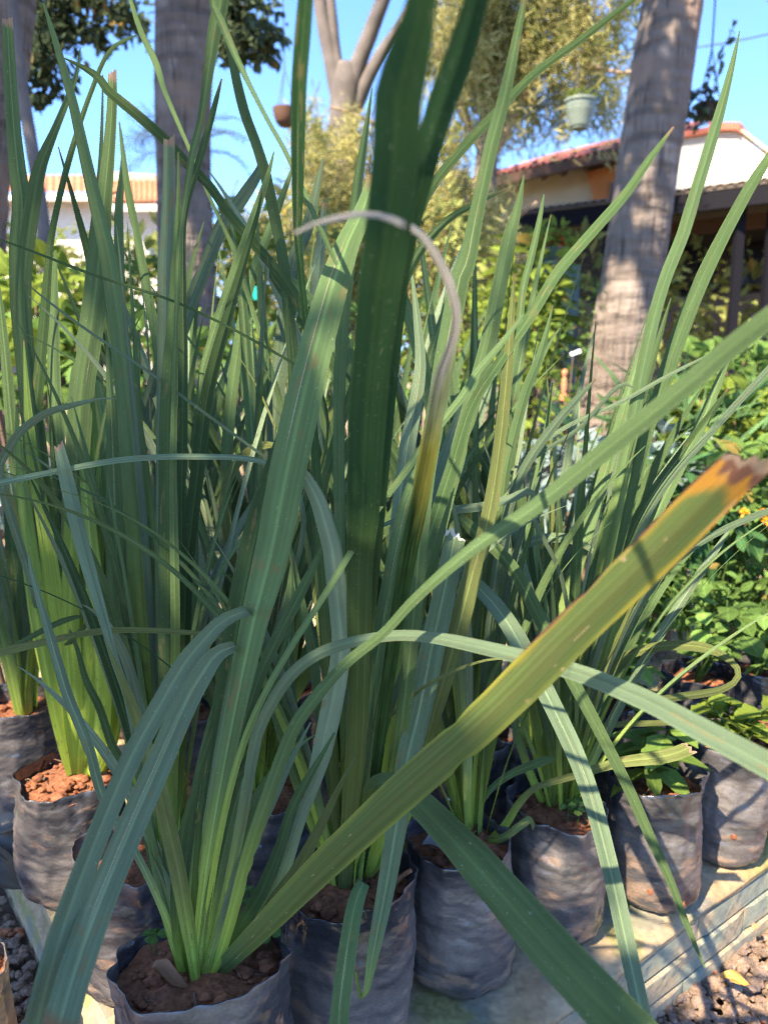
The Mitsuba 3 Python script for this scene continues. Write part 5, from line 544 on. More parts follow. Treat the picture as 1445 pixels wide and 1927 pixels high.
bay = part(hs, 'bay', slab([(2.468, 10.336, 3.619), (2.969, 9.972, 3.678), (2.998, 9.951, 3.037), (2.623, 10.224, 3.041), (2.544, 10.281, 3.371)], mh, .3), 'orange_paint')
part(bay, 'beam', slab([(2.454, 10.285, 3.65), (2.952, 9.922, 3.7), (2.959, 9.918, 3.557), (2.481, 10.265, 3.509)], mh, .06), 'brown_wood')
wf = part(hs, 'window', slab([(2.727, 10.086, 3.345), (2.957, 9.919, 3.367), (2.972, 9.908, 3.028), (2.723, 10.089, 3.04)], mh, .06), 'frame_wood'); part(wf, 'pane', slab([(2.755, 10.041, 3.305), (2.927, 9.916, 3.325), (2.939, 9.907, 3.052), (2.754, 10.042, 3.067)], mh, .01), 'window_glass')
r0, r1 = np.array((0.966, 10.995, 3.485)), np.array((2.902, 9.588, 3.606)); up = mh * 3 + np.array([0, 0, 1.0])
part(hs, 'roof', tiles(r0, r1, r0 + up, r1 + up, 26), 'red_tile', 50); part(hs, 'fascia', beam(r0 - [0, 0, .03], r1 - [0, 0, .03], .04, .12), 'brown_wood'); part(hs, 'soffit', slab([r0 - [0, 0, .02], r1 - [0, 0, .02], r1 + up - [0, 0, .02], r0 + up - [0, 0, .02]], np.cross(r1 - r0, up), .02), 'brown_wood')
for i in range(9): f = (i + .5) / 9; part(hs, 'rafter', beam(r0 * (1 - f) + r1 * f + [0, 0, -.09] + mh * .05, r0 * (1 - f) + r1 * f + [0, 0, .2] + mh * .4, .05, .08), 'brown_wood')
pv = thing('veranda', 'dark shaded veranda with slim posts below the lit gable wall', 'veranda')
pr = part(pv, 'roof', slab([hp(-.1, -.15, 2.96), hp(7, -.15, 2.96), hp(7, 2.5, 3.5), hp(-.1, 2.5, 3.5)], [0, 0, 1], .03), 'corrugated')
cu = np.linspace(-.1, 7, 560); part(pr, 'sheet_edge', mesh(np.array([hp(u, s, 3.0 + (.2 * (s + .17)) + .017 * math.sin(u * 60)) for u in cu for s in (-.17, .25, .66)]), grid_faces(560, 3)), 'corrugated', True)
part(pv, 'fascia', beam(hp(-.1, -.12, 2.86), hp(7, -.12, 2.86), .05, .18), 'dark_metal'); part(pv, 'beam', beam(hp(-.1, .9, 2.78), hp(7, .9, 2.78), .08, .16), 'brown_wood')
for q in ((2.607, 9.679, 2.313), (3.799, 8.812, 2.201), (4.06, 8.623, 2.177), (1.904, 10.19, 2.38)): part(pv, 'post', beam([q[0], q[1], 0], [q[0], q[1], 2.8], .09, .09), 'dark_metal')
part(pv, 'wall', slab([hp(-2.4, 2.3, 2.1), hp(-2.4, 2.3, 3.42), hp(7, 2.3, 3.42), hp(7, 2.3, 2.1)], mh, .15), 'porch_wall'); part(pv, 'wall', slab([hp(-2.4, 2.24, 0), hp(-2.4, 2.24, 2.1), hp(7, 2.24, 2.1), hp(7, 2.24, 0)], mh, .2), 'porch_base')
for u0 in (.7, 2.0, 3.5, 4.9): w = part(pv, 'window', slab([hp(u0, 2.22, 2.15), hp(u0, 2.22, 2.75), hp(u0 + .9, 2.22, 2.75), hp(u0 + .9, 2.22, 2.15)], mh, .05), 'dark_metal'); part(w, 'pane', slab([hp(u0 + .06, 2.21, 2.2), hp(u0 + .06, 2.21, 2.7), hp(u0 + .84, 2.21, 2.7), hp(u0 + .84, 2.21, 2.2)], mh, .005), 'window_glass')
hl = thing('house', 'white house with orange tiled roofs behind the left palm trunks', 'house')
part(hl, 'wall', slab([(-8.251, 14, 0.713), (-7.917, 14, 3.943), (-3.79, 14, 3.943), (-3.95, 14, 0.713)], [0, 1, 0], .3), 'white_plaster'); part(hl, 'fascia', slab([(-7.778, 13.6, 3.861), (-7.77, 13.6, 3.944), (-4.357, 13.6, 3.944), (-4.362, 13.6, 3.861)], [0, 1, 0], .1), 'white_plaster')
part(hl, 'roof', tiles((-7.77, 13.6, 3.935), (-4.358, 13.6, 3.935), (-9.393, 16.5, 4.878), (-5.267, 16.5, 4.878), 30), 'orange_tile', 50)
part(hl, 'upper_wall', slab([(-4.956, 15, 4.295), (-4.935, 15, 4.639), (-4.04, 15, 4.585), (-4.054, 15, 4.295)], [0, 1, 0], .3), 'cream_plaster'); part(hl, 'lower_roof', tiles((-4.356, 13.2, 3.714), (-3.577, 13.2, 3.714), (-4.862, 14.8, 4.395), (-3.993, 14.8, 4.395), 9), 'orange_tile', 50); part(hl, 'fascia', slab([(-4.379, 13.2, 3.618), (-4.373, 13.2, 3.714), (-3.577, 13.2, 3.714), (-3.582, 13.2, 3.618)], [0, 1, 0], .08), 'white_plaster')
# ------------------------------------------------------------------ palms and trees
def frond(k, base, az, length, pitch, seed, mat='fol_far', wid=.03):
    rg = np.random.default_rng(seed); s = np.linspace(0, 1, 12); d = np.array([math.cos(az), math.sin(az), 0]); ang = pitch - 2.0 * s ** 1.3
    P = np.array(base) + np.cumsum(np.vstack([np.zeros(3), (d * np.cos(ang)[:, None] + np.array([0, 0, 1]) * np.sin(ang)[:, None])[:-1] * length / 11]), 0)
    sp = CubicSpline(s, P); f = part(k, 'frond', tube(P, np.linspace(.025, .005, 12) * length / 2.4, 6), mat, True); n = 90; u = np.repeat(np.linspace(.12, .99, n // 2), 2); t = unit(sp(u, 1)); sd = np.cross(t, [0, 0, 1]) * np.where(np.arange(n) % 2, 1, -1)[:, None]
    part(f, 'leaflets', cloud(leaf_tmpl(wid / .45, 3, .1, .35, shape=.8), sp(u), unit(sd + .7 * t + .15 * rg.normal(size=(n, 3))), np.cross(sd, t) + .2 * rg.normal(size=(n, 3)), length * .24 * np.sin(np.pi * (.1 + .88 * u)) ** .6), mat, kind='stuff')
def ring_bump(sc, amp): return lambda s, th: 1 + amp * np.abs(np.sin(s * sc + .8 * np.sin(th * 2))) ** 6 + .05 * (meshkit.fbm(np.stack([np.cos(th) * 2 + 0 * s, np.sin(th) * 2 + 0 * s, s * 3 + 0 * th], -1), 3) - .5)
p3 = thing('palm_tree', 'grey palm trunk with ring scars leaning in front of the veranda on the right', 'palm')
part(p3, 'trunk', tube([(1.185, 4.7, -0.155), (1.255, 4.7, 0.243), (1.331, 4.7, 0.661), (1.376, 4.7, 1.067), (1.42, 4.7, 1.521), (1.473, 4.7, 2.102), (1.529, 4.7, 2.658), (1.571, 4.7, 3.06), (1.681, 4.7, 4.118), (3.6, 4.7, 12.5)], [.25, .225, .21, .195, .175, .168, .166, .16, .15, .14], 40, 240, ring_bump(24, .016)), 'palm_bark', True)
p2 = thing('palm_tree', 'straight grey palm trunk behind the tall leaves on the left, beside the white house', 'palm')
part(p2, 'trunk', tube([(-1.263, 5.2, 0.156), (-1.246, 5.2, 1.068), (-1.252, 5.2, 1.733), (-1.248, 5.2, 2.276), (-1.227, 5.2, 2.828), (-1.191, 5.2, 3.272), (-1.11, 5.2, 4.443), (-1.15, 5.2, 13.0)], [.24, .20, .175, .165, .17, .18, .165, .15], 40, 240, ring_bump(21, .016)), 'palm_bark', True)
p1 = thing('palm_tree', 'palm trunk cut by the left edge of the picture', 'palm')
part(p1, 'trunk', tube([(-2.416, 4.4, 0.172), (-2.263, 4.4, 1.351), (-2.137, 4.4, 2.168), (-1.998, 4.4, 2.683), (-1.945, 4.4, 2.932), (-1.768, 4.4, 3.923), (-2.6, 4.4, 12.0)], [.24, .18, .165, .16, .155, .15, .14], 40, 200, ring_bump(36, .06)), 'palm_bark', True)
for k, q, sd in ((p3, (3.6, 4.7, 12.5), 1), (p2, (-1.15, 5.2, 13.0), 2), (p1, (-2.6, 4.4, 12.0), 3)):
    for i in range(11): frond(k, q, i * .571 + sd, 2.3, 1.0 - .12 * (i % 4), 40 * sd + i)
lt = thing('tree', 'thin dark leaning trunk beside the palm at the left edge', 'tree')
part(lt, 'trunk', tube([(-1.722, 4.1, 0.904), (-1.69, 4.1, 1.591), (-1.704, 4.1, 1.969), (-1.73, 4.1, 2.238), (-1.749, 4.1, 2.454), (-1.763, 4.1, 2.758), (-1.768, 4.1, 3.143)], [.04, .034, .03, .03, .027, .024, .02], 14, 60, ring_bump(30, .05)), 'grey_bark', True)
ft = thing('tree', 'grey tree trunk forking into bare limbs against the sky', 'tree')
part(ft, 'trunk', tube([(-0.437, 9, 0.718), (-0.452, 9, 2.338), (-0.443, 9, 3.326), (-0.428, 9, 3.779), (-0.408, 9, 4.12), (-0.395, 9, 4.286)], [.24, .19, .16, .155, .15, .09], 24, 60, ring_bump(6, .06)), 'grey_bark', True)
for pts, rad in (([(-0.466, 9, 3.911), (-0.563, 9, 4.328), (-0.647, 9, 4.737), (-0.718, 9, 5.19), (-0.84, 9.2, 6.278)], [.10, .075, .07, .06, .03]), ([(-0.454, 9, 4.016), (-0.506, 9, 4.379), (-0.546, 9, 4.788), (-0.575, 9, 5.19), (-0.514, 8.8, 6.004)], [.08, .055, .05, .045, .02]), ([(-0.381, 9, 3.911), (-0.283, 9, 4.25), (-0.142, 9, 4.584), (-0.014, 9, 4.889), (0.268, 9.3, 5.634)], [.11, .09, .08, .075, .04]), ([(-0.354, 9, 3.779), (-0.183, 9, 4.12), (-0.042, 9, 4.354), (0.125, 9, 4.584), (0.413, 8.7, 4.956)], [.10, .075, .065, .06, .03])): part(ft, 'limb', tube(pts, rad, 16, 40, ring_bump(7, .05)), 'grey_bark', True)
def strands(k, seats, length, seed, mat, per=46, size=.11):
    rg = np.random.default_rng(seed); P, D, W = [], [], []
    for c in seats:
        L_ = length * (.5 + rg.random()); dr0 = rnd_dirs(1, rg)[0] * .35; s = np.sort(rg.random(per)); q = np.array(c) + (dr0 * s[:, None] + np.array([0, 0, -1]) * (s ** 1.4)[:, None]) * L_
        q = q + rg.normal(size=(per, 3)) * .05; P.append(q); D.append(unit(1.1 * rnd_dirs(per, rg) + np.array([0, 0, -.6]) + dr0)); W.append(unit(rnd_dirs(per, rg)))
    P = np.vstack(P); return part(k, 'foliage', cloud(NARROW, P, np.vstack(D), np.vstack(W), size * (.6 + .8 * rg.random(len(P)))), mat, kind='stuff')
ot = thing('tree', 'olive green weeping tree with fine hanging leaves in the middle background', 'tree'); rg = np.random.default_rng(91)
part(ot, 'trunk', tube([(1.026, 8.4, 0.741), (0.969, 8.4, 2.148), (1.028, 8.4, 3.175), (1.086, 8.4, 4.062), (1.217, 8.4, 5.007), (1.289, 8.4, 6.002)], [.16, .13, .11, .09, .07, .03], 14, 40, ring_bump(5, .05)), 'grey_bark', True)
for pts in ([(1.028, 8.4, 3.175), (1.35, 8.2, 3.705), (1.581, 8, 3.955), (1.834, 7.8, 3.856), (2.075, 7.6, 3.714), (2.304, 7.5, 3.697)], [(0.96, 8.4, 2.564), (0.404, 8.2, 3.125), (-0.114, 8, 3.407), (-0.509, 7.9, 3.516)], [(1.086, 8.4, 4.062), (1.471, 8.3, 4.498), (1.996, 8.2, 4.732)], [(1.028, 8.4, 3.175), (0.678, 8.5, 3.901), (0.41, 8.6, 4.719)], [(0.969, 8.4, 2.148), (1.224, 8, 2.493), (1.438, 7.8, 2.647)]): part(ot, 'branch', tube(pts, np.linspace(.045, .012, len(pts)), 8, 24), 'pale_branch', True)
def region(polys, n, Y0, Y1, rg, gap=.47, sc=1.6):
    """Seats for foliage strands within boxes (world x0,x1,z0,z1 at depth Y0..Y1), thinned by noise so that sky shows through."""
    out = []
    for x0, x1, z0, z1, m in polys:
        q = np.stack([x0 + (x1 - x0) * rg.random(4 * m), Y0 + (Y1 - Y0) * rg.random(4 * m), z0 + (z1 - z0) * rg.random(4 * m)], 1); out.append(q[meshkit.fbm(q * sc + 3, 3) > gap][:m])
    return np.vstack(out)
SEATS = region([(0.38, 2.08, 4.04, 5.67, 300), (0.69, 2.45, 3.85, 4.82, 220), (-0.84, 0.20, 2.48, 3.66, 190), (0.19, 1.27, 2.12, 3.61, 250), (-1.53, -0.55, 2.02, 2.98, 90)], 0, 7.4, 9.3, rg, .5)
strands(ot, SEATS[::4], .6, 93, 'fol_far', 60, .10); strands(ot, np.delete(SEATS, np.s_[::4], 0), .55, 92, 'fol_olive', 60, .10)
for q in SEATS[::5]: part(ot, 'twig', tube([q + [.05, 0, .12], q, q + [.03, 0, -.3], q + [.08, 0, -.5]], [.006, .005, .003, .002], 5), 'twig_bark')
dk = thing('tree', 'dark leafy branches hanging over the top left of the sky', 'tree')
part(dk, 'trunk', tube([(-3.545, 6, 0.832), (-3.327, 6, 2.571), (-3.053, 6, 3.813), (-2.789, 6, 4.684)], [.15, .12, .10, .07], 14, 30, ring_bump(6, .05)), 'grey_bark', True)
for i, (pts, bl) in enumerate((([(-3.109, 6, 3.613), (-2.655, 6, 3.747), (-2.413, 6, 3.545), (-2.306, 6, 3.238)], [((-2.349, 6, 3.41), (.22, .3, .34), 520), ((-2.423, 6, 3.169), (.16, .25, .2), 260), ((-2.279, 6, 3.613), (.2, .3, .2), 200), ((-2.485, 6, 3.003), (.1, .2, .1), 60)]), ([(-2.951, 6, 4.109), (-2.414, 6, 4.011), (-2.071, 6, 3.68), (-2.005, 6, 3.444)], [((-2.038, 6, 3.511), (.1, .2, .16), 100), ((-1.973, 6, 3.376), (.05, .1, .1), 40), ((-2.111, 6, 3.646), (.15, .2, .12), 100)]), ([(-2.789, 6, 4.684), (-2.032, 6, 4.271), (-1.549, 6, 3.813), (-0.97, 6, 3.579)], [((-1.803, 6, 3.545), (.16, .3, .18), 240), ((-0.936, 6, 3.478), (.24, .3, .22), 420), ((-0.835, 6, 3.358), (.12, .2, .15), 130), ((-1.053, 6, 3.307), (.12, .2, .12), 120), ((-1.445, 6, 3.68), (.15, .2, .1), 80), ((-1.081, 6, 3.562), (.14, .2, .14), 140)]))):
    br = part(dk, 'branch', tube(pts, np.linspace(.04, .01, len(pts)), 8, 24), 'twig_bark', True); rg = np.random.default_rng(300 + i); Pp = [blob(rg, int(n * 1.5), c, np.array(r) * 1.15, .1, .58) for c, r, n in bl]; P = np.vstack([a for a, _ in Pp])
    part(br, 'foliage', cloud(BROAD, P, unit(rnd_dirs(len(P), rg) + np.array([0, 0, -.5])), rnd_dirs(len(P), rg, .6), .062 * (.6 + .8 * rg.random(len(P)))), 'fol_dark', kind='stuff')
fp = thing('palm_tree', 'distant feathery palm showing its fronds behind the straight trunk', 'palm'); q = (-3.531, 15, 4.837)
part(fp, 'trunk', tube([[q[0], q[1], 0], [q[0], q[1], q[2]]], [.14, .11], 14, 40, ring_bump(20, .05)), 'palm_bark', True)
for i, (az, ln, pt) in enumerate(((3.1, 1.5, 1.35), (3.0, 1.5, .9), (3.3, 1.4, .4), (2.7, 1.5, 1.1), (.1, 1.5, 1.3), (-.1, 1.5, .9), (.2, 1.4, .5), (1.5, 1.4, 1.0), (-1.4, 1.4, 1.1), (4.2, 1.4, .8), (.7, 1.4, 1.2))): frond(fp, q, az, ln, pt, 500 + i, 'fol_dark', .02)
# the tree behind the camera whose crown shades the front bags
st_ = thing('shade_tree', 'leafy tree standing behind the viewer and shading the front bags', 'tree')
part(st_, 'trunk', tube([[-2.6, -2.4, 0], [-2.5, -2.3, 1.4], [-2.2, -2.0, 2.6], [-2.1, -1.9, 4.2]], [.16, .13, .10, .05], 18, 30, ring_bump(7, .06)), 'grey_bark', True)
def shade(k, cx, cy, rx, ry, t0, t1, n, seed, z=.6, gap=None, size=.075, fq=4.5):
    rg = np.random.default_rng(seed); a = rg.random(n) * 6.283; r = np.sqrt(rg.random(n)); q = np.stack([cx + rx * r * np.cos(a), cy + ry * r * np.sin(a), np.full(n, z)], 1)
    if gap: q = q[meshkit.fbm(np.stack([q[:, 0] * fq, q[:, 1] * fq, 0 * a + seed], 1), 3) > gap]
    P = q + SUN * (t0 + (t1 - t0) * rg.random((len(q), 1))); part(k, 'foliage', cloud(BROAD, P, rnd_dirs(len(P), rg), rnd_dirs(len(P), rg, 1.0), size * (.7 + .6 * rg.random(len(P)))), 'fol_green', kind='stuff')
for pts in ([[-2.1, -1.9, 4.1], [-1.6, -.5, 4.8], [-.8, 1.6, 5.3], [-.4, 2.7, 5.4]], [[-2.1, -1.9, 4.1], [-2.4, .5, 5.0], [-2.6, 2.2, 5.5]], [[-2.2, -2.0, 2.6], [-1.8, -1.5, 2.75], [-1.2, -.9, 2.6], [-.9, -.6, 2.5]], [[-2.2, -2.0, 2.6], [-1.9, -1.2, 3.2], [-1.5, -.3, 3.3]], [[-2.1, -1.9, 3.6], [-2.4, -1.0, 4.0], [-2.2, .2, 4.1]]): part(st_, 'branch', tube(pts, np.linspace(.05, .012, len(pts)), 8, 20), 'grey_bark', True)
shade(st_, -.16, .48, .32, .42, 1.9, 3.1, 3600, 1)
shade(st_, -.13, 1.02, .33, .27, 2.4, 3.6, 1100, 2, gap=.38)
shade(st_, -.40, 1.50, .38, .30, 2.8, 4.2, 700, 3, gap=.50)
shade(st_, .55, 1.5, .6, .35, 2.8, 4.2, 250, 4, gap=.55)
shade(st_, -1.02, .85, .22, .32, 2.4, 3.6, 900, 5)
shade(st_, 2.45, 6.25, .95, 1.15, 5.8, 7.6, 3000, 6, gap=.44, size=.12, fq=2.2)
shade(st_, -.17, 6.6, .7, 1.1, 6.0, 7.8, 2200, 7, gap=.46, size=.12, fq=2.2)
shade(st_, -1.1, 5.4, .6, 1.0, 6.0, 7.6, 1400, 8, gap=.46, size=.12, fq=2.2)

# ------------------------------------------------------------------ hanging pots, wires, posts
def wires(k, a, b, n=3, r=.08):
    b = np.array(b, float); j = np.array(a) + np.array([0, 0, min(.3, b[2] - a[2])]) + (b - a) * [1, 1, 0] * .6
    for i in range(n): part(k, 'hanging_wire', tube([np.array(a) + [r * math.cos(i * 2.09), r * math.sin(i * 2.09), 0], j], .0035, 5), 'wire_mat')
    part(k, 'hanging_wire', tube([j, b], .005, 6), 'wire_mat')
q = np.array((1.508, 6.5, 3.024)); gp = thing('hanging_pot', 'pale green ribbed pot hanging in front of the weeping tree', 'hanging pot')
part(gp, 'pot', lathe([(.001, -.105), (.062, -.105), (.066, -.09), (.075, -.085), (.083, -.05), (.098, .0), (.108, .03), (.104, .034), (.112, .06), (.112, .085), (.124, .088), (.124, .105), (.112, .105), (.105, .06), (.001, .05)], 40, q), 'green_pot', 30); wires(gp, q + [0, 0, .1], (1.472, 6.5, 3.398), 3, .11)
shrub('potted_plant', 'low bright green plant filling the pale green hanging pot', 'plant', q + [0, 0, .06], q + [0, 0, .13], (.10, .10, .05), 120, 'fol_bright', SMALL, .045, 61, stems=2)
q = np.array((-0.818, 7, 3.163)); dp = thing('hanging_pot', 'dark rounded basket hanging left of the forked trunk', 'hanging pot'); part(dp, 'basket', lathe([(.001, -.085), (.05, -.08), (.078, -.05), (.095, 0), (.105, .06), (.10, .062), (.09, .0), (.001, -.03)], 32, q), 'brown_wood', 30); wires(dp, q + [0, 0, .06], q + [0, 0, 1.5], 3, .1)
q = np.array((1.916, 5, 2.6)); ip = thing('hanging_pot', 'dark hanging basket beside the leaning palm trunk', 'hanging pot'); part(ip, 'basket', lathe([(.001, -.06), (.04, -.058), (.06, -.03), (.075, .03), (.07, .032), (.055, -.02), (.001, -.03)], 32, q), 'black_pot', 30); wires(ip, q + [0, 0, .03], q + [0, 0, 1.2], 3, .072)
iv = shrub('ivy_plant', 'ivy with dark lobed leaves climbing out of the basket by the palm', 'plant', q, q + [-.05, 0, .02], (.10, .08, .11), 130, 'fol_dark', BROAD, .05, 62, stems=3)
for pts, n in (([q + [-.02, 0, .06], q + [.0, 0, .18], q + [.07, 0, .34], q + [.12, 0, .46]], 16), ([q + [0, 0, .06], q + [.04, 0, .16], q + [.06, 0, .22]], 9)):
    sp = CubicSpline(np.linspace(0, 1, len(pts)), np.array(pts)); part(iv, 'runner', tube(sp(np.linspace(0, 1, 12)), .003, 5), 'twig_bark'); u = np.linspace(.1, 1, n); rg = np.random.default_rng(n); part(iv, 'runner_leaves', cloud(BROAD, sp(u), rnd_dirs(n, rg), rnd_dirs(n, rg) + [0, -1.2, 0], .05), 'fol_dark', kind='stuff')
for a, b, lb in (((-5.717, 14, 6.859), (-3.654, 15, 6.729), 'overhead wire crossing the sky between the two left palms'), ((5.38, 15, 6.678), (6.721, 13, 6.342), 'overhead wire in the sky right of the leaning palm')):
    k = thing('overhead_wire', lb, 'wire'); put(k, tube([a, (np.array(a) + b) / 2 - [0, 0, .04], b], .012, 5, 14), 'wire_mat')
q = np.array((1.055, 5.2, 1.856)); pp_ = thing('flower_stand', 'teal post carrying a bowl of red flowers in the bright bushes', 'flower stand')
part(pp_, 'post', tube([[q[0], q[1], 0], [q[0], q[1], q[2] - .09]], .038, 16), 'teal_paint', True); part(pp_, 'bowl', lathe([(.001, -.09), (.05, -.085), (.09, -.05), (.11, -.02), (.10, -.02), (.001, -.05)], 28, q), 'teal_paint', 30)
rg = np.random.default_rng(5); part(pp_, 'flowers', cloud(SMALL, q + rg.normal(size=(90, 3)) * [.035, .035, .018] + [.0, 0, .02], rnd_dirs(90, rg), rnd_dirs(90, rg, 1), .035), 'red_petal', kind='stuff'); part(pp_, 'foliage', cloud(BROAD, q + rg.normal(size=(110, 3)) * [.06, .06, .035] + [.02, 0, .05], rnd_dirs(110, rg), rnd_dirs(110, rg, 1), .06), 'fol_bright', kind='stuff')
q = (1.267, 5.5, 1.772); k = thing('post', 'plain teal post beside the flower stand', 'post'); put(k, beam([q[0], q[1], 0], [q[0], q[1], q[2]], .085, .085), 'teal_paint')
q = np.array((0.814, 3.6, 1.03)); k = thing('garden_ornament', 'slim terracotta finial among the bushes left of the leaning palm', 'ornament'); put(k, lathe([(.001, -.09), (.018, -.09), (.018, -.07), (.011, -.06), (.015, -.02), (.011, .0), (.008, .015), (.013, .025), (.014, .035), (.009, .045), (.001, .05)], 24, q), 'terracotta', 30)
q = np.array((0.859, 3.6, 1.152)); k = thing('plant_tag', 'white plant tag tilted above the terracotta finial', 'tag'); tg = box((.05, .003, .017), (0, 0, 0)); tg.apply_transform(trimesh.transformations.rotation_matrix(-.35, [0, 1, 0])); tg.apply_translation(q); part(k, 'card', tg, 'white_tag'); part(k, 'stake', tube([q + [-.01, .003, -.01], q + [-.02, .005, -.2]], .003, 6), 'twig_bark')
def pot(px_, r, h, m, lb):
    q = np.array(px_, float); k = thing('nursery_pot', lb, 'pot'); part(k, 'shell', lathe([(.001, 0), (r * .78, 0), (r * .97, h * .86), (r * 1.05, h * .87), (r * 1.05, h), (r * .95, h), (r * .9, h * .8), (.001, h * .8)], 32, q - [0, 0, h]), m, 30); return q
for a, r, h, m, lb in (((-1.462, 3.4, 1.087), .11, .2, 'black_pot', 'black nursery pot in the left background under bright leaves'), ((-1.362, 3.6, 1.183), .11, .2, 'black_pot', 'second black nursery pot in the left background'), ((-0.713, 4.6, 1.54), .035, .07, 'teal_plastic', 'teal pot seen between the leaves left of centre'), ((0.174, 4.6, 1.409), .04, .08, 'teal_plastic', 'teal pot seen right of the near blade'), ((0.364, 4.8, 1.439), .045, .1, 'terracotta', 'small orange pot beside the teal pot'), ((1.157, 2.75, 0.808), .1, .22, 'black_pot', 'glossy black nursery pot behind the burnt leaf tip'), ((0.564, 2.9, 0.775), .12, .2, 'black_pot', 'black nursery pot at the foot of the leaning palm')): pot(a, r, h, m, lb)
# ------------------------------------------------------------------ garden shrubs
BG = None
for i, (c, rad, n, mt, tp, sz, up, lb) in enumerate((
    ((0.893, 5, 1.455), (.24, .3, .44), 520, 'fol_bright', BROAD, .10, .5, 'sunlit yellow-green bush around the flower stand'),
    ((0.518, 4.3, 1.234), (.42, .35, .36), 620, 'fol_bright', SMALL, .07, .5, 'bright lime bush right of the near blade'),
    ((0.553, 3.4, 0.886), (.26, .3, .22), 380, 'fol_bright', SMALL, .06, .5, 'low lime bush in the middle of the gap left of the leaning palm'),
    ((1.171, 4.9, 1.29), (.40, .3, .42), 800, 'fol_green', SMALL, .05, .3, 'fine-leaved green bush left of the leaning palm'),
    ((1.764, 3.9, 0.976), (.42, .4, .24), 420, 'fol_green', BROAD, .11, .5, 'dark glossy bush in front of the veranda'),
    ((1.47, 3.3, 0.847), (.40, .3, .18), 360, 'fol_bright', BROAD, .10, .8, 'sunlit broad-leaved bush below the veranda at the right edge'),
    ((1.277, 3.5, 0.834), (.3, .3, .2), 300, 'fol_green', BROAD, .08, .6, 'dark green bush right of the palm foot'),
    ((1.192, 3, 0.765), (.42, .3, .17), 170, 'fol_blade', STRAP, .34, .2, 'clump of grassy leaves behind the long blade'),
    ((0.761, 2.5, 0.729), (.34, .3, .17), 420, 'fol_silver', SMALL, .06, .9, 'silvery leaved plant behind the right-hand strap plant'),
    ((0.545, 2.6, 0.68), (.30, .3, .18), 420, 'fol_silver', SMALL, .055, .9, 'silvery leaved plant at the foot of the leaning palm'),
    ((0.847, 2.3, 0.66), (.26, .25, .16), 340, 'fol_gloss', BROAD, .065, .9, 'glossy dark herb with sky-blue highlights'),
    ((1.11, 2.4, 0.693), (.30, .25, .17), 340, 'fol_green', BROAD, .07, .9, 'leafy green herb under the burnt leaf tip'),
    ((-1.335, 3.3, 1.331), (.26, .25, .20), 180, 'fol_bright', BROAD, .105, .4, 'bush with big bright yellow-green leaves on the left'),
    ((-1.672, 3.6, 1.183), (.30, .25, .22), 220, 'fol_green', BROAD, .11, .4, 'green bush at the left edge'),
    ((-1.607, 5.2, 1.537), (.42, .3, .28), 380, 'fol_green', BROAD, .08, .4, 'bright bush in front of the white house wall'),
    ((-2.812, 6.5, 1.718), (.6, .3, .3), 380, 'fol_far', SMALL, .09, .4, 'loose bush along the foot of the white house'),
    ((-1.103, 5.6, 1.715), (.5, .4, .5), 620, 'fol_bright', BROAD, .10, .4, 'bright bush at the foot of the straight palm'),
    ((-0.561, 6.5, 1.82), (.65, .4, .55), 800, 'fol_far', SMALL, .10, .3, 'olive bush below the forked trunk'),
    ((0.327, 6.5, 1.902), (.55, .4, .7), 800, 'fol_far', SMALL, .10, .3, 'tall olive bush behind the near blade'),
    ((-1.048, 3.2, 1.065), (.45, .3, .25), 380, 'fol_green', BROAD, .08, .4, 'low green bush behind the left strap plants'),
    ((-0.549, 3.4, 1.021), (.45, .3, .28), 420, 'fol_green', SMALL, .07, .4, 'low green bush behind the middle strap plants'),
    ((0.017, 3.4, 1.065), (.45, .3, .28), 420, 'fol_green', SMALL, .07, .4, 'low green bush behind the near blade'),
    ((-0.939, 1.95, 0.721), (.16, .2, .10), 150, 'fol_silver', BROAD, .06, .2, 'pale silvery curled leaves at the left edge'),
    ((-0.871, 1.75, 0.557), (.10, .15, .07), 90, 'fol_silver', BROAD, .05, .2, 'pale silvery plant above the lit bag at the left edge'),
    ((-2.5, 9.5, 1.8), (9.0, .6, 1.0), 9500, 'fol_far', SMALL, .16, .3, 'hedge across the far side of the garden'))):
    g = np.array(c, float); shrub('hedge' if i == 24 else 'shrub', lb, 'hedge' if i == 24 else 'shrub', [g[0], g[1], .03], g, rad, n, mt, tp, sz, 700 + i, up=up)
# ------------------------------------------------------------------ leafy herbs in the right-hand bags
leafy('seedling', 'seedling with broad pointed pale green leaves in the sunlit bag', 'plant', (0.450, 1.204, 0.371), .13, .09, 3, 8, 'fol_young', leaf_tmpl(.5, 7, .1, .35, .12), .075, 801)
leafy('leafy_herb', 'herb with crinkled bright green glossy leaves at the right edge', 'plant', (0.618, 1.313, 0.396), .08, .09, 5, 6, 'fol_bright', leaf_tmpl(.75, 8, .15, .3, .25), .05, 802, yellow=3)
leafy('leafy_herb', 'leafy green herb growing from the bag behind the seedling', 'plant', (0.497, 1.519, 0.376), .17, .12, 5, 8, 'fol_young', leaf_tmpl(.6, 7, .1, .3, .1), .07, 803)
leafy('leafy_herb', 'herb with round leaves in the second row at the right', 'plant', (0.693, 1.659, 0.376), .20, .13, 5, 8, 'fol_green', leaf_tmpl(.75, 7, .1, .25), .05, 804)
leafy('leafy_herb', 'bushy herb in the second row by the right edge of the picture', 'plant', (0.841, 1.698, 0.376), .20, .14, 5, 8, 'fol_green', leaf_tmpl(.65, 7, .1, .3, .08), .065, 805)
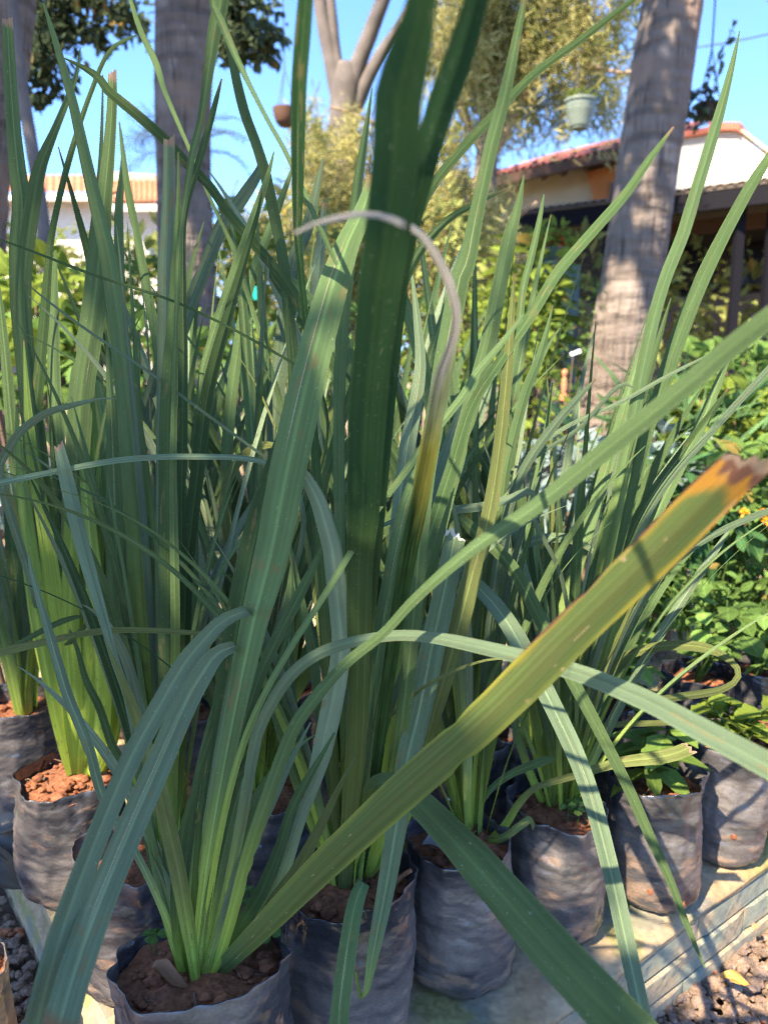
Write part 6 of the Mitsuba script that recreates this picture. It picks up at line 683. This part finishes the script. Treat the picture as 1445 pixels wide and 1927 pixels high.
for i, (c, lb) in enumerate((((0.884, 2.187, 0.4), 'dark leafy herb two rows behind the seedling'), ((1.062, 2.24, 0.4), 'dark leafy herb at the right edge above the crinkled herb'), ((0.73, 2.135, 0.4), 'leafy herb between the strap plant and the dark herbs'), ((1.176, 2.702, 0.4), 'herb with small orange flowers at the right'))):
    k = leafy('leafy_herb', lb, 'plant', np.array(c) - [0, 0, .15], .33, .17, 6, 7, 'fol_green', leaf_tmpl(.6, 7, .1, .3, .1), .055, 810 + i)
    P, o = blob(np.random.default_rng(840 + i), 260, np.array(c) + [0, 0, .05], (.17, .15, .14), .2, .42); rg = np.random.default_rng(850 + i); part(k, 'undergrowth', cloud(BROAD, P, rnd_dirs(260, rg), rnd_dirs(260, rg, 1.5), .034 * (.5 + 1.0 * rg.random(260))), 'fol_green', kind='stuff')
    if i == 3:
        for q in ((0.724, 2.1, 0.756), (0.929, 2, 0.704), (0.989, 2, 0.682), (1.003, 2.05, 0.695)):
            dd = rnd_dirs(26, rg, 1.0); part(k, 'flower', cloud(SMALL, np.repeat(np.array([q]), 26, 0), dd, rnd_dirs(26, rg, 1), .014), 'orange_petal')

# ------------------------------------------------------------------ small things near the front bags
def trefoil(name, lb, pts, seed):
    k = thing(name, lb, 'weed'); rg = np.random.default_rng(seed)
    for c in pts:
        c = np.array(c, float); h = np.array([0, 0, .022 + .012 * rg.random()]); part(k, 'stalk', tube([c, c + h * .6 + rg.normal(size=3) * .002, c + h], .0007, 5), 'fol_green')
        a0 = rg.random() * 6.28
        part(k, 'leaf', cloud(leaf_tmpl(1.0, 6, .06, .15, shape=1.5), np.repeat((c + h)[None], 3, 0), np.array([[math.cos(a0 + j * 2.09), math.sin(a0 + j * 2.09), -.1] for j in range(3)]), np.array([[0, -.25, 1.0]] * 3), .0115 + .003 * rg.random()), 'fol_green', True)
trefoil('clover_weed', 'three-leaved clover on the red soil at the left of the front bag', [(-0.27, 0.816, 0.395), (-0.264, 0.812, 0.392)], 3)
trefoil('clover_weed', 'tuft of small clover leaves at the right of the front bag', [(-0.169, 0.887, 0.39), (-0.152, 0.873, 0.39), (-0.143, 0.847, 0.388), (-0.154, 0.838, 0.388), (-0.176, 0.873, 0.39), (-0.134, 0.827, 0.386), (-0.142, 0.819, 0.386)], 4)
trefoil('clover_weed', 'small weed at the foot of the lit strap plant on the right', [(0.285, 1.096, 0.39), (0.302, 1.118, 0.39), (0.29, 1.085, 0.388), (0.306, 1.099, 0.388), (0.276, 1.092, 0.388)], 5)
trefoil('clover_weed', 'small weed in the shaded bag behind the front bag', [(-0.219, 1.241, 0.39), (-0.204, 1.229, 0.39), (-0.224, 1.218, 0.39)], 6)
def flat_leaf(name, lb, at, az, size, mt, wid=.45, bend=.3, tilt=.1):
    V, Fc = leaf_tmpl(wid, 10, .6, bend); V = V + np.stack([0 * V[:, 0], .05 * np.sin(V[:, 0] * 7), .05 * np.sin(V[:, 0] * 9 + V[:, 1] * 14)], 1); k = thing(name, lb, 'dead leaf'); put(k, cloud((V, Fc), [at], np.array([[math.cos(az), math.sin(az), tilt]]), np.array([[.1, -.2, 1.0]]), size), mt, True)
flat_leaf('fallen_leaf', 'brown curled dead leaf lying on the soil of the front bag', (-0.261, 0.781, 0.402), -.4, .042, 'dry_leaf', .42, .75, .25)
flat_leaf('fallen_leaf', 'tan dry leaf standing at the back of the front bag', (-0.196, 0.833, 0.392), 1.0, .055, 'dry_leaf', .4, .1, .5)
flat_leaf('fallen_leaf', 'grey dry leaf lying in the bag right of the middle', (0.054, 1.011, 0.405), -.35, .075, 'grey_dry_leaf', .62, .12, .0)
flat_leaf('fallen_leaf', 'yellow fallen leaf lying on the gravel at the lower right', (0.532, 1.103, 0.112), -.25, .046, 'yellow_leaf', .42, .25, .1)
flat_leaf('fallen_leaf', 'orange chip of leaf at the edge of the gravel', (0.635, 1.212, 0.112), .6, .02, 'terracotta', .5, .1, .2)
k = thing('twig', 'short dry stick poking out of the second bag', 'stick'); put(k, tube([(0.004, 0.915, 0.392), (0.02, 0.927, 0.41), (0.035, 0.924, 0.425)], [.004, .0035, .003], 8, 8), 'dry_leaf', True)
sl = thing('striped_plant', 'plant with dark pleated striped leaves hanging in at the left edge', 'plant'); c = np.array((-0.74, 1.315, 0.24)); part(sl, 'stem', tube([[c[0], c[1], .05], c], [.005, .003], 6), 'twig_bark', True)
for tgt in ((-0.66, 1.273, 0.15), (-0.639, 1.31, 0.19), (-0.658, 1.309, 0.26), (-0.711, 1.261, 0.15)):
    dv = np.array(tgt) - c; part(sl, 'leaf', cloud(leaf_tmpl(.55, 12, .35, .22), [c + dv * .25], np.array([dv]), np.array([[-.2, -.7, .7]]), np.linalg.norm(dv) * .8), 'purple_leaf', True)
cb = thing('planting_bag', 'dark bag cut by the lower left corner', 'planting bag', None); b_, s_, c_, zs = make_bag(-.60, .925, .085, .19, 77, z0=.085); part(cb, 'plastic_sleeve', b_, 'bag_plastic', True); part(cb, 'soil', s_, 'red_soil', True)
leafy('potted_plant', 'small plant with yellow-green leaves in the corner bag at the lower left', 'plant', (-.585, .93, zs), .05, .07, 4, 5, 'fol_bright', BROAD, .04, 88)
